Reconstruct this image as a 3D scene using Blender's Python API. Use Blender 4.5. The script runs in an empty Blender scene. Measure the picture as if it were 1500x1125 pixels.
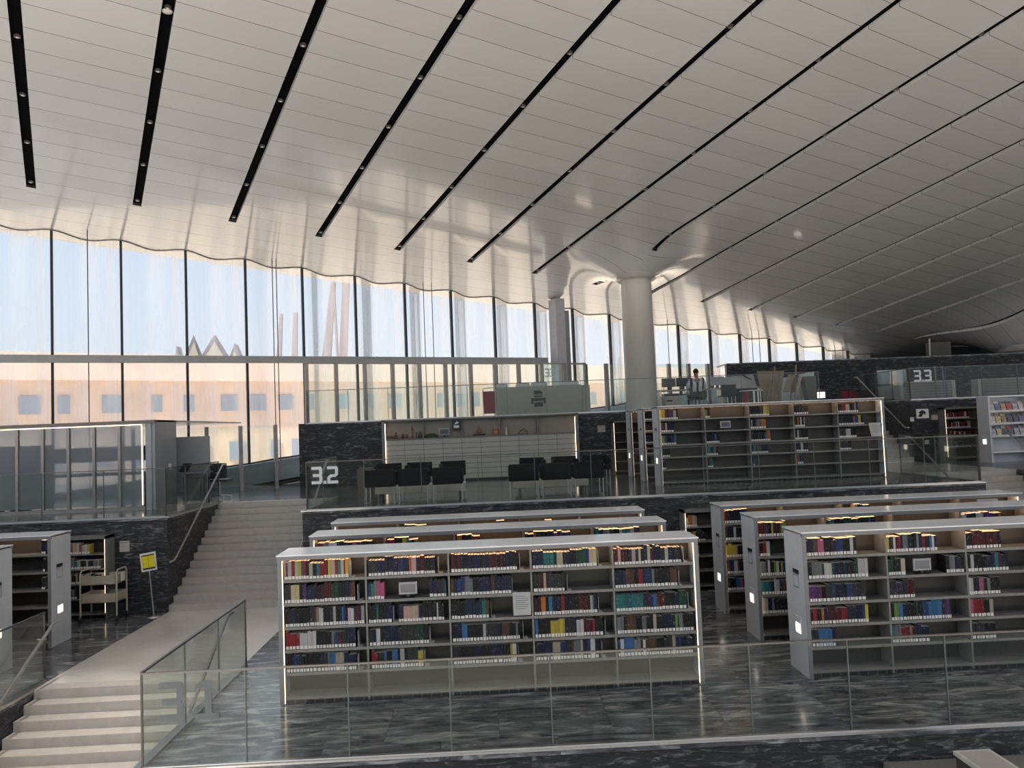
import bpy, bmesh, math, random
from mathutils import Vector, Matrix
random.seed(7)
SC = bpy.context.scene
COL = SC.collection
R = math.radians
# ------------------------------------------------------------------ camera, world, light, exposure
def make_camera():
    cd = bpy.data.cameras.new('camera'); co = bpy.data.objects.new('camera', cd); COL.objects.link(co)
    pitch, roll, yaw = 0.05475, -0.0397, 0.0326
    f = Vector((math.sin(yaw)*math.cos(pitch), math.cos(yaw)*math.cos(pitch), math.sin(pitch)))
    r0 = Vector((math.cos(yaw), -math.sin(yaw), 0)); u0 = r0.cross(f)
    r = math.cos(roll)*r0 + math.sin(roll)*u0; u = -math.sin(roll)*r0 + math.cos(roll)*u0
    m = Matrix((r, u, -f)).transposed().to_4x4(); m.translation = Vector((0, 0, 3.2))
    co.matrix_world = m
    cd.sensor_width = 36; cd.sensor_fit = 'HORIZONTAL'; cd.lens = 36*1165/1500
    cd.clip_start = 0.1; cd.clip_end = 2000
    SC.camera = co
make_camera()
SC.view_settings.view_transform = 'Standard'; SC.view_settings.look = 'None'
SC.view_settings.gamma = 1; SC.view_settings.use_curve_mapping = False
SC.view_settings.exposure = 0.95
SC.cycles.max_bounces = 10; SC.cycles.transparent_max_bounces = 40
SC.cycles.caustics_reflective = False; SC.cycles.caustics_refractive = False
SC.cycles.sample_clamp_indirect = 6
W = bpy.data.worlds.new('world'); SC.world = W; W.use_nodes = True
nt = W.node_tree; nt.nodes.clear()
o = nt.nodes.new('ShaderNodeOutputWorld'); bg = nt.nodes.new('ShaderNodeBackground')
tc = nt.nodes.new('ShaderNodeTexCoord'); sx = nt.nodes.new('ShaderNodeSeparateXYZ')
cr = nt.nodes.new('ShaderNodeValToRGB')
nt.links.new(tc.outputs['Generated'], sx.inputs[0]); nt.links.new(sx.outputs['Z'], cr.inputs[0])
cr.color_ramp.elements[0].position = 0.0; cr.color_ramp.elements[0].color = (.86, .90, .96, 1)
cr.color_ramp.elements[1].position = 0.5; cr.color_ramp.elements[1].color = (.50, .68, .98, 1)
nt.links.new(cr.outputs[0], bg.inputs[0]); bg.inputs[1].default_value = .54
nt.links.new(bg.outputs[0], o.inputs[0])
sd = bpy.data.lights.new('sun', 'SUN'); so = bpy.data.objects.new('sun', sd); COL.objects.link(so)
sd.energy = 8.6; sd.angle = R(1.2); sd.color = (1, .90, .78)
# sunlight from the rear left: lights the ground outside and the far left of the lower hall floor
so.rotation_euler = Vector((-.438, -.472, .766)).to_track_quat('Z', 'Y').to_euler()
# ------------------------------------------------------------------ helpers
class MB:
    def __init__(s): s.v = []; s.f = []; s.m = []; s.sm = []
    def add(s, vs, fs, mi=0, smooth=False):
        b = len(s.v); s.v += [tuple(v) for v in vs]
        for f in fs: s.f.append([b+i for i in f]); s.m.append(mi); s.sm.append(smooth)
        return s
    def box(s, x0, x1, y0, y1, z0, z1, mi=0):
        return s.add([(x0,y0,z0),(x1,y0,z0),(x1,y1,z0),(x0,y1,z0),(x0,y0,z1),(x1,y0,z1),(x1,y1,z1),(x0,y1,z1)],
            [(0,3,2,1),(4,5,6,7),(0,1,5,4),(1,2,6,5),(2,3,7,6),(3,0,4,7)], mi)
    def hexa(s, lo, hi, mi=0):      # two quads (4 points each), same winding, lo then hi
        return s.add(list(lo)+list(hi), [(0,3,2,1),(4,5,6,7),(0,1,5,4),(1,2,6,5),(2,3,7,6),(3,0,4,7)], mi)
    def bar(s, a, b, w, h, mi=0, up=(0,0,1)):   # rectangular bar from a to b
        a = Vector(a); b = Vector(b); d = (b-a).normalized(); up = Vector(up)
        if abs(d.dot(up)) > .98: up = Vector((1,0,0))
        x = d.cross(up).normalized(); y = x.cross(d)
        q = [(-w/2,-h/2),(w/2,-h/2),(w/2,h/2),(-w/2,h/2)]
        return s.hexa([a+x*i+y*j for i,j in q], [b+x*i+y*j for i,j in q], mi)
    def tube(s, pts, r, n=8, mi=0, r1=None, caps=True):
        pts = [Vector(p) for p in pts]; k = len(pts); vs = []; fs = []
        for i, p in enumerate(pts):
            d = (pts[min(i+1,k-1)]-pts[max(i-1,0)]).normalized()
            up = Vector((0,0,1)) if abs(d.z) < .95 else Vector((1,0,0))
            x = d.cross(up).normalized(); y = d.cross(x)
            rr = r if r1 is None else r+(r1-r)*i/(k-1)
            for j in range(n):
                a = 2*math.pi*j/n; vs.append(p+x*math.cos(a)*rr+y*math.sin(a)*rr)
        for i in range(k-1):
            for j in range(n): fs.append((i*n+j, i*n+(j+1)%n, (i+1)*n+(j+1)%n, (i+1)*n+j))
        s.add(vs, fs, mi, True)
        if caps: s.add([vs[j] for j in range(n)], [tuple(range(n))], mi); s.add([vs[(k-1)*n+j] for j in range(n)], [tuple(range(n))[::-1]], mi)
        return s
    def lathe(s, prof, n=24, cx=0, cy=0, mi=0, cap=True):
        vs = []; fs = []
        for (r, z) in prof:
            for j in range(n): a = 2*math.pi*j/n; vs.append((cx+r*math.cos(a), cy+r*math.sin(a), z))
        for i in range(len(prof)-1):
            for j in range(n): fs.append((i*n+j, i*n+(j+1)%n, (i+1)*n+(j+1)%n, (i+1)*n+j))
        s.add(vs, fs, mi, True)
        if cap:
            s.add(vs[:n], [tuple(range(n))[::-1]], mi); s.add(vs[-n:], [tuple(range(n))], mi)
        return s
    def prism(s, poly, d0, d1, axis='y', mi=0):   # poly in the other two axes
        def P(p, d):
            return {'x': (d, p[0], p[1]), 'y': (p[0], d, p[1]), 'z': (p[0], p[1], d)}[axis]
        n = len(poly)
        vs = [P(p, d0) for p in poly]+[P(p, d1) for p in poly]
        fs = [tuple(range(n)), tuple(range(2*n-1, n-1, -1))]+[(i, i+n, (i+1)%n+n, (i+1)%n) for i in range(n)]
        return s.add(vs, fs, mi)
    def build(s, name, mat, parent=None, loc=(0,0,0), rz=0, bevel=0):
        me = bpy.data.meshes.new(name); me.from_pydata(s.v, [], s.f)
        mats = mat if isinstance(mat, (list, tuple)) else [mat]
        for m_ in mats: me.materials.append(m_)
        me.polygons.foreach_set('material_index', s.m); me.polygons.foreach_set('use_smooth', s.sm)
        bm = bmesh.new(); bm.from_mesh(me); bmesh.ops.recalc_face_normals(bm, faces=bm.faces); bm.to_mesh(me); bm.free()
        me.update()
        ob = bpy.data.objects.new(name, me); COL.objects.link(ob)
        ob.location = loc; ob.rotation_euler = (0,0,rz)
        if parent: ob.parent = parent
        if bevel:
            b = ob.modifiers.new('bevel', 'BEVEL'); b.width = bevel; b.segments = 2; b.limit_method = 'ANGLE'
        return ob
def box(x0,x1,y0,y1,z0,z1): return MB().box(x0,x1,y0,y1,z0,z1)
def thing(name, label, cat, loc=(0,0,0), rz=0, group=None):
    o = bpy.data.objects.new(name, None); COL.objects.link(o); o.empty_display_size = .1
    o.location = loc; o.rotation_euler = (0,0,rz); return tag(o, label, cat, group)
def tag(o, label, cat=None, group=None, kind=None):
    o['label'] = label
    if cat: o['category'] = cat
    if group: o['group'] = group
    if kind: o['kind'] = kind
    return o
def struct(o): o['kind'] = 'structure'; return o
def sempty(name, loc=(0,0,0), rz=0):
    o = bpy.data.objects.new(name, None); COL.objects.link(o); o.location = loc; o.rotation_euler = (0,0,rz); return struct(o)
# ------------------------------------------------------------------ materials (all procedural)
MATS = {}
def principled(name):
    m = bpy.data.materials.new(name); m.use_nodes = True; t = m.node_tree
    return m, t, t.nodes['Principled BSDF']
def mk(name, col, rough=.5, metal=0, var=.06, scale=6, bump=0, emit=None, es=0, coat=0, spec=.5):
    if name in MATS: return MATS[name]
    m, t, p = principled(name)
    nz = t.nodes.new('ShaderNodeTexNoise'); nz.inputs['Scale'].default_value = scale; nz.inputs['Detail'].default_value = 4
    tc = t.nodes.new('ShaderNodeTexCoord'); t.links.new(tc.outputs['Object'], nz.inputs['Vector'])
    r = t.nodes.new('ShaderNodeValToRGB'); t.links.new(nz.outputs['Fac'], r.inputs[0])
    r.color_ramp.elements[0].position = .3; r.color_ramp.elements[1].position = .7
    r.color_ramp.elements[0].color = [c*(1-var) for c in col]+[1]; r.color_ramp.elements[1].color = [min(1,c*(1+var)) for c in col]+[1]
    t.links.new(r.outputs[0], p.inputs['Base Color'])
    p.inputs['Roughness'].default_value = rough; p.inputs['Metallic'].default_value = metal
    p.inputs['Specular IOR Level'].default_value = spec; p.inputs['Coat Weight'].default_value = coat
    if bump:
        b = t.nodes.new('ShaderNodeBump'); b.inputs['Strength'].default_value = bump; b.inputs['Distance'].default_value = .02
        t.links.new(nz.outputs['Fac'], b.inputs['Height']); t.links.new(b.outputs[0], p.inputs['Normal'])
    if emit: p.inputs['Emission Color'].default_value = (*emit, 1); p.inputs['Emission Strength'].default_value = es
    MATS[name] = m; return m
def marble(name, dark, light, rough, tile=(1.2,.6), vein=1.0, bump=0, world=True, stretch=(.55,2.2,2.2), spec=.5, nscale=1.6):
    m, t, p = principled(name); N = t.nodes.new; L = t.links.new
    g = N('ShaderNodeNewGeometry'); mp = N('ShaderNodeMapping'); mp.inputs['Scale'].default_value = stretch
    mp.inputs['Rotation'].default_value = (0, 0, .12)
    # every slab shifts the pattern a little
    br = N('ShaderNodeTexBrick'); br.inputs['Scale'].default_value = 1; br.inputs['Brick Width'].default_value = tile[0]
    br.inputs['Row Height'].default_value = tile[1]; br.inputs['Mortar Size'].default_value = .003; br.offset = .5
    br.inputs['Color1'].default_value = (0,0,0,1); br.inputs['Color2'].default_value = (1,1,1,1); br.inputs['Mortar'].default_value = (.5,.5,.5,1)
    src = g.outputs['Position']
    if not world:   # vertical wall: X, Z
        sp = N('ShaderNodeSeparateXYZ'); cb = N('ShaderNodeCombineXYZ'); L(src, sp.inputs[0])
        ad = N('ShaderNodeMath'); ad.operation = 'ADD'; L(sp.outputs[0], ad.inputs[0]); L(sp.outputs[1], ad.inputs[1])
        L(ad.outputs[0], cb.inputs[0]); L(sp.outputs[2], cb.inputs[1]); src = cb.outputs[0]
    L(src, br.inputs['Vector'])
    vm = N('ShaderNodeVectorMath'); vm.operation = 'SCALE'; vm.inputs['Scale'].default_value = 3.7; L(br.outputs['Color'], vm.inputs[0])
    va = N('ShaderNodeVectorMath'); va.operation = 'ADD'; L(src, va.inputs[0]); L(vm.outputs[0], va.inputs[1])
    L(va.outputs[0], mp.inputs[0])
    n1 = N('ShaderNodeTexNoise'); n1.inputs['Scale'].default_value = nscale; n1.inputs['Detail'].default_value = 9; n1.inputs['Roughness'].default_value = .68; n1.inputs['Distortion'].default_value = 1.4
    L(mp.outputs[0], n1.inputs['Vector'])
    r = N('ShaderNodeValToRGB'); e = r.color_ramp.elements
    e[0].position = .36; e[0].color = (*dark, 1); e[1].position = .72; e[1].color = (*light, 1)
    mid = e.new(.52); mid.color = [dark[i]*.62+light[i]*.38*vein for i in range(3)]+[1]
    L(n1.outputs['Fac'], r.inputs[0])
    mx = N('ShaderNodeMixRGB'); mx.blend_type = 'MULTIPLY'; mx.inputs[0].default_value = .55
    mr = N('ShaderNodeMapRange'); L(br.outputs['Fac'], mr.inputs[0]); mr.inputs[3].default_value = 1; mr.inputs[4].default_value = .35
    L(r.outputs[0], mx.inputs[1]); L(mr.outputs[0], mx.inputs[2]); L(mx.outputs[0], p.inputs['Base Color'])
    p.inputs['Roughness'].default_value = rough; p.inputs['Specular IOR Level'].default_value = spec
    if bump:
        b = N('ShaderNodeBump'); b.inputs['Strength'].default_value = bump; b.inputs['Distance'].default_value = .03
        L(n1.outputs['Fac'], b.inputs['Height']); L(b.outputs[0], p.inputs['Normal'])
    MATS[name] = m; return m
def glass(name, tint, rough=.0, refl=1.0, streak=None):
    m = bpy.data.materials.new(name); m.use_nodes = True; t = m.node_tree; t.nodes.clear(); N = t.nodes.new; L = t.links.new
    o = N('ShaderNodeOutputMaterial'); tr = N('ShaderNodeBsdfTransparent'); tr.inputs[0].default_value = (*tint, 1)
    gl = N('ShaderNodeBsdfGlossy'); gl.inputs['Roughness'].default_value = rough
    fr = N('ShaderNodeFresnel'); fr.inputs[0].default_value = 1.45
    mu = N('ShaderNodeMath'); mu.operation = 'MULTIPLY'; mu.inputs[1].default_value = refl; L(fr.outputs[0], mu.inputs[0])
    mx = N('ShaderNodeMixShader'); L(mu.outputs[0], mx.inputs[0]); L(tr.outputs[0], mx.inputs[1]); L(gl.outputs[0], mx.inputs[2])
    out = mx.outputs[0]
    if streak:
        g = N('ShaderNodeTexCoord'); mp = N('ShaderNodeMapping'); mp.inputs['Scale'].default_value = (1, 1, .03)
        L(g.outputs['Object'], mp.inputs[0])
        nz = N('ShaderNodeTexNoise'); nz.inputs['Scale'].default_value = 2.2; nz.inputs['Detail'].default_value = 2.5; nz.inputs['Roughness'].default_value = .5; L(mp.outputs[0], nz.inputs['Vector'])
        rr = N('ShaderNodeMapRange'); rr.inputs[1].default_value = .42; rr.inputs[2].default_value = .72; rr.inputs[3].default_value = streak[0]; rr.inputs[4].default_value = streak[1]
        L(nz.outputs['Fac'], rr.inputs[0])
        tl = N('ShaderNodeBsdfTranslucent'); tl.inputs[0].default_value = (.82, .87, .9, 1)
        m2 = N('ShaderNodeMixShader'); L(rr.outputs[0], m2.inputs[0]); L(out, m2.inputs[1]); L(tl.outputs[0], m2.inputs[2]); out = m2.outputs[0]
    else:
        nz = N('ShaderNodeTexNoise'); nz.inputs['Scale'].default_value = 2; rr = N('ShaderNodeMapRange'); L(nz.outputs['Fac'], rr.inputs[0])
        rr.inputs[3].default_value = max(0, rough-.0); rr.inputs[4].default_value = rough+.02; L(rr.outputs[0], gl.inputs['Roughness'])
    L(out, o.inputs[0]); MATS[name] = m; return m
M_floor = marble('dark_polished_marble', (.026,.032,.042), (.46,.47,.48), .15, (1.2,1.2), .55, nscale=2.6)
M_wall = marble('split_dark_stone', (.010,.012,.015), (.24,.25,.26), .45, (1.2,.45), .10, bump=.8, world=False, stretch=(2.2,9,8))
M_white_stone = mk('pale_stone', (.56,.54,.51), .2, var=.05, scale=3)
M_tread = mk('tread_stone', (.43,.40,.37), .4, var=.08, scale=9)
M_case = mk('case_grey_metal', (.54,.56,.59), .38, var=.03)
M_top = mk('case_top', (.84,.86,.89), .16, var=.03, spec=.9)
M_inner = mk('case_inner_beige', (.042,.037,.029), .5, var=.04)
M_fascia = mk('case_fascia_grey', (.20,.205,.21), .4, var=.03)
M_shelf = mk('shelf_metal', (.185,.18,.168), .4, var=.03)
M_led = mk('warm_led', (1,.8,.6), .5, emit=(1,.74,.52), es=1.7)
M_ledw = mk('wall_sign_light', (1,.9,.8), .5, emit=(1,.84,.70), es=1.1)
M_steel = mk('brushed_steel', (.55,.54,.52), .3, 1, .05, 30)
M_darksteel = mk('dark_bronze_metal', (.10,.09,.085), .4, .6)
M_post = mk('post_metal', (.30,.27,.245), .4, .7)
M_black = mk('black_plastic', (.012,.013,.015), .4)
M_slot = mk('slot_black', (.003,.003,.0035), .9, spec=.05)
M_mull = mk('mullion_dark', (.02,.022,.024), .5)
M_column = mk('column_plaster', (.60,.57,.52), .38, var=.02)
M_grey = mk('grey_panel', (.30,.325,.345), .25, var=.03, scale=2)
M_transom = mk('transom_grey', (.34,.34,.33), .5)
M_paper = mk('paper', (.75,.73,.70), .7)
M_sand = mk('outdoor_sand', (.62,.52,.42), .9, var=.15, scale=.2)
M_facade = mk('sandstone', (.60,.46,.37), .9, var=.08, scale=.4)
M_winout = mk('distant_window', (.26,.30,.36), .3)
M_red = mk('red_lacquer', (.22,.012,.03), .4)
M_glass = glass('rail_glass', (.945,.97,.955), 0, .38)
M_fglass = glass('facade_glass', (.90,.94,.95), 0, .6, (.02,.42))
M_screen = glass('screen_glass', (.92,.97,.95), 0, .9)
# ------------------------------------------------------------------ the building shell
Z1, Z2, Z3, Z4 = 0.0, 1.77, 3.54, 5.31
AZ = R(25.5); FO = (-10.880, 22.811, 0)          # facade frame: local x runs along the glass, local y outwards
def FW(s, w, z): return Vector((FO[0]+s*math.cos(AZ)-w*math.sin(AZ), FO[1]+s*math.sin(AZ)+w*math.cos(AZ), z))
def slab(x0,x1,y0,y1,z, mat=M_floor, name='floor'):
    return struct(box(x0,x1,y0,y1,z-.06,z).build(name, mat))
LX0, LX1, RX0, RX1 = -6.12, -3.58, 9.68, 12.22
slab(-24, LX0, 8.07, 15.34, 0); slab(LX1, RX0, 8.07, 15.34, 0); slab(RX1, 40, 8.07, 15.34, 0)
slab(LX0, LX1, 11.11, 15.34, 0, M_white_stone); slab(RX0, RX1, 11.11, 15.34, 0, M_white_stone)
slab(-24, LX0, 15.34, 30, Z2); slab(LX0, LX1, 18.40, 24, Z2); slab(LX1, RX0, 15.34, 22.6, Z2)
slab(RX0, RX1, 18.40, 22.6, Z2, M_white_stone); slab(RX1, 40, 15.34, 22.6, Z2)
def poly_floor(pts, z, mat=M_floor):
    return struct(MB().prism(pts, z-.06, z, 'z').build('floor', mat))
poly_floor([(-5.12,22.6),(RX0,22.6),(RX0,29.85),(-5.12,22.79)], Z3)
poly_floor([(RX0,25.7),(RX1,25.7),(RX1,29.87),(RX0,29.87)], Z3)
slab(RX1, 40, 22.6, 29.87, Z3)
poly_floor([(9.15,29.87),(40,29.87),(40,37.2),(17,37.2),(17,35.0),(9.15,31.2)], Z4)
slab(-24, LX0, .8, 8.07, -1.77); slab(LX1, 40, .8, 8.07, -1.77); slab(LX0, LX1, .8, 7.9, -1.77, M_white_stone)
struct(box(-40, 50, -45, .8, -3.66, -3.54).build('floor', mk('lower_hall_bounce', (.80,.76,.70), .4, var=.12, scale=1)))  # unseen floor behind the camera, added pale to bounce sunlight onto the ceiling
def wall(name, x0,x1,y0,y1,z0,z1, mat=M_wall): return struct(box(x0,x1,y0,y1,z0,z1).build(name, mat))
# retaining walls of split stone, one per terrace
wall('wall_front', LX1, 40, 8.09, 8.3, -1.83, -.06); wall('wall_front', -24, LX0, 8.09, 8.3, -1.83, -.06)
wall('wall_middle', LX1, RX0, 15.34, 15.6, -.0, Z2-.05); wall('wall_middle', -24, LX0, 15.34, 15.6, 0, Z2-.05)
wall('wall_middle', RX1, 40, 15.34, 15.6, 0, Z2-.05)
wall('wall_left', LX0-.25, LX0, 15.6, 18.45, 0, Z2-.06); wall('wall_right', LX1, LX1+.25, 15.6, 18.45, 0, Z2-.06)
wall('wall_left', LX0-.25, LX0, 8.3, 11.11, -1.83, -.06); wall('wall_right', LX1, LX1+.25, 8.3, 11.11, -1.83, -.06)
wall('wall_right', RX1, RX1+.25, 15.6, 18.45, 0, Z2-.06); wall('wall_left', RX0-.25, RX0, 15.6, 18.45, 0, Z2-.06)
wall('wall_back', -5.12, RX0, 22.6, 22.85, Z2, Z3-.05); wall('wall_back', RX1, 40, 22.6, 22.85, Z2, Z3-.05)
wall('wall_right', RX1, RX1+.2, 22.85, 25.7, Z2, Z3-.06)
wall('wall_left', RX0-.2, RX0, 22.85, 25.7, Z2, Z3-.06)
wall('wall_left', -5.32, -5.12, 22.6, 22.85, Z2, Z3)
wall('wall_back', 9.15, 40, 29.87, 30.1, Z3, Z4-.05)
wall('wall_rear', 16.6, 40, 37.2, 37.5, Z4, 8.2)
wall('wall_rear', -40, 50, -31, -30.6, -3.54, 4.0, mk('rear_light_block', (.22,.215,.21), .7))  # unseen wall added behind the camera to block low light on the shelves
wall('wall_right', 40, 40.3, 8, 37.5, -3.5, 9)
# light steel nosing along each terrace edge
def nosing(x0,x1,y,z): return struct(box(x0,x1,y-.012,y+.03,z-.012,z+.008).build('trim_1', M_steel))
nosing(LX1, 40, 8.07, 0); nosing(-24, LX0, 8.07, 0); nosing(LX1, RX0, 15.34, Z2); nosing(-24, LX0, 15.34, Z2); nosing(-5.12, RX0, 22.6, Z3); nosing(RX1, 40, 22.6, Z3)
def side_nosing(x,y0,y1,z): return struct(box(x-.03,x+.05,y0,y1,z-.02,z+.015).build('trim_2', M_steel))
side_nosing(LX1, 8.07, 11.11, 0); side_nosing(LX0-.03, 8.07, 11.11, 0); side_nosing(LX0-.02, 15.34, 18.4, Z2); side_nosing(LX1, 15.34, 18.4, Z2)

def staircase(label, x0, x1, y0, z0, n, rise, run):
    t = thing('staircase', label, 'stairs', (x0, y0, z0))
    for k in range(n):
        MB().box(.01, x1-x0-.01, k*run, n*run, k*rise+(.002 if k else .001), (k+1)*rise-.0).build('step', M_tread, t)
    return t
staircase('wide pale stone stairs climbing from the 3.1 landing to the left upper terrace', LX0, LX1, 15.34, 0, 14, Z2/14, 3.06/14-.001)
staircase('wide pale stone stairs at the right, climbing beside the long bookcases', RX0, RX1, 15.34, 0, 14, Z2/14, 3.06/14-.001)
staircase('pale stone stairs beyond the glass guard, climbing between stone walls to level 3.3', RX0, RX1, 22.6, Z2, 14, Z2/14, 3.06/14)
staircase('wide pale stone stairs descending from the landing at the bottom left', LX0, LX1, 7.9, -1.77, 14, Z2/14, 3.21/14)

# ------------------------------------------------------------------ ceiling: panelled plane with slots, pulled down to the columns
COLS = [(15.45, -4.45, .60, .50, 2.3), (34.0, -6.0, 1.15, 1.25, 4.6)]       # s, w, ring radius, dip, reach
def cz(s, w, plain=False):
    z = 9.033-.0976*s-.19*w
    if not plain:
        for cs, cw, rr, dp, rc in COLS:
            d = math.hypot(s-cs, w-cw)
            f = max(0, 1-max(0, d-rr)/rc)
            z -= dp*(f**3.2)
    return z
SL = [-1.5+2.385*i-max(0, i-5)*.03 for i in range(-5, 20)]
def sk(si, w): return si+.031*(-w-2.5)
HW = .105
def slot_on(i, w):
    if w > -2.5: return False
    for cs, cw, rr, dp, rc in COLS:
        if abs(sk(SL[i], w)-cs) < .9 and abs(w-cw) < rr+.75: return False
    return True
def ceiling():
    me = bpy.data.meshes.new('ceiling'); V = []; F = []; UV = []
    ws = []
    w = .5
    while w > -46: ws.append(w); w -= (.25 if w > -10 else .5 if w > -20 else 2.0)
    ws = [.5, 0]+[x for x in ws if x < -.01]
    if -2.5 not in ws: ws.append(-2.5); ws.sort(reverse=True)
    def quad(p, uv):
        b = len(V); V.extend(p); F.append((b, b+1, b+2, b+3)); UV.extend(uv)
    for i in range(len(SL)-1):
        off = random.random()
        for j in range(len(ws)-1):
            wa, wb = ws[j], ws[j+1]; K = 10
            for k in range(K):
                q = []; uv = []
                for (kk, ww) in ((k, wa), (k+1, wa), (k+1, wb), (k, wb)):
                    a = sk(SL[i], ww)+HW; b = sk(SL[i+1], ww)-HW
                    s = a+(b-a)*kk/K
                    q.append((s, ww, cz(s, ww)+.015*math.sin(0))); uv.append((kk/K+i*3, ww/.66+off))
                quad(q, uv)
            # slot strip: filler where the slot is closed, upturned lips where it is open
            on = slot_on(i, (wa+wb)/2)
            a0, a1 = sk(SL[i], wa)-HW, sk(SL[i], wa)+HW; b0, b1 = sk(SL[i], wb)-HW, sk(SL[i], wb)+HW
            if not on:
                quad([(a0,wa,cz(a0,wa)),(a1,wa,cz(a1,wa)),(b1,wb,cz(b1,wb)),(b0,wb,cz(b0,wb))], [(.5,wa/.66+off),(.5,wa/.66+off),(.5,wb/.66+off),(.5,wb/.66+off)])
            else:
                for (aa, bb) in ((a0, b0), (a1, b1)):
                    quad([(aa,wa,cz(aa,wa)),(bb,wb,cz(bb,wb)),(bb,wb,cz(bb,wb)+.11),(aa,wa,cz(aa,wa)+.11)], [(.5,wa/.66+off),(.5,wb/.66+off),(.5,wb/.66+off),(.5,wa/.66+off)])
    me.from_pydata(V, [], F)
    ul = me.uv_layers.new(name='UVMap')
    for li, uv in zip(range(len(me.loops)), UV): ul.data[li].uv = uv
    bm = bmesh.new(); bm.from_mesh(me); bmesh.ops.remove_doubles(bm, verts=bm.verts, dist=.0005)
    for f in bm.faces: f.smooth = abs(f.normal.z) > .6
    for e in bm.edges:
        if len(e.link_faces) == 2 and e.calc_face_angle(0) > .5: e.smooth = False
    bm.to_mesh(me); bm.free()
    ob = bpy.data.objects.new('ceiling', me); COL.objects.link(ob); ob.location = FO; ob.rotation_euler = (0, 0, AZ)
    m, t, p = principled('ceiling_panels'); N = t.nodes.new; L = t.links.new
    uvn = N('ShaderNodeUVMap'); sp = N('ShaderNodeSeparateXYZ'); L(uvn.outputs[0], sp.inputs[0])
    fr = N('ShaderNodeMath'); fr.operation = 'FRACT'; L(sp.outputs[1], fr.inputs[0])
    lt = N('ShaderNodeMath'); lt.operation = 'LESS_THAN'; lt.inputs[1].default_value = .022; L(fr.outputs[0], lt.inputs[0])
    fl = N('ShaderNodeMath'); fl.operation = 'FLOOR'; L(sp.outputs[1], fl.inputs[0])
    wn = N('ShaderNodeTexWhiteNoise'); wn.noise_dimensions = '2D'
    cb = N('ShaderNodeCombineXYZ'); L(fl.outputs[0], cb.inputs[1]); fx = N('ShaderNodeMath'); fx.operation = 'FLOOR'; dv = N('ShaderNodeMath'); dv.operation = 'DIVIDE'; dv.inputs[1].default_value = 3.0
    L(sp.outputs[0], dv.inputs[0]); L(dv.outputs[0], fx.inputs[0]); L(fx.outputs[0], cb.inputs[0]); L(cb.outputs[0], wn.inputs['Vector'])
    mr = N('ShaderNodeMapRange'); L(wn.outputs['Value'], mr.inputs[0]); mr.inputs[3].default_value = .97; mr.inputs[4].default_value = 1.03
    c1 = N('ShaderNodeMixRGB'); c1.blend_type = 'MULTIPLY'; c1.inputs[0].default_value = 1; c1.inputs[1].default_value = CEILC; L(mr.outputs[0], c1.inputs[2])
    c2 = N('ShaderNodeMixRGB'); L(lt.outputs[0], c2.inputs[0]); L(c1.outputs[0], c2.inputs[1]); c2.inputs[2].default_value = (.20,.185,.17,1)
    L(c2.outputs[0], p.inputs['Base Color']); p.inputs['Roughness'].default_value = .2; p.inputs['IOR'].default_value = 1.6; p.inputs['Coat Weight'].default_value = .8; p.inputs['Coat Roughness'].default_value = .06
    tcx = N('ShaderNodeTexCoord'); mpn = N('ShaderNodeMapping'); mpn.inputs['Scale'].default_value = (.5, 1.5, 1); nz = N('ShaderNodeTexNoise'); nz.inputs['Scale'].default_value = .8
    L(tcx.outputs['Object'], mpn.inputs[0]); L(mpn.outputs[0], nz.inputs['Vector'])
    bp = N('ShaderNodeBump'); bp.inputs['Strength'].default_value = .12; bp.inputs['Distance'].default_value = .06; L(nz.outputs['Fac'], bp.inputs['Height']); L(bp.outputs[0], p.inputs['Normal'])
    me.materials.append(m); struct(ob)
CEILC = (.66, .655, .652, 1)
ceiling()
# roof body above the ceiling, carries the eave
rb = MB()
for (sa, sb) in ((-14, 45),):
    lo = [(sa,.55,cz(sa,.55,1)+.01),(sb,.55,cz(sb,.55,1)+.01),(sb,-46,cz(sb,-46,1)+.2),(sa,-46,cz(sa,-46,1)+.2)]
    rb.hexa([(x,y,z+.16) for x,y,z in lo], [(x,y,z+.6) for x,y,z in lo])
struct(rb.build('ceiling', mk('roof_body', (.5,.48,.45), .8), loc=FO, rz=AZ))

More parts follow.
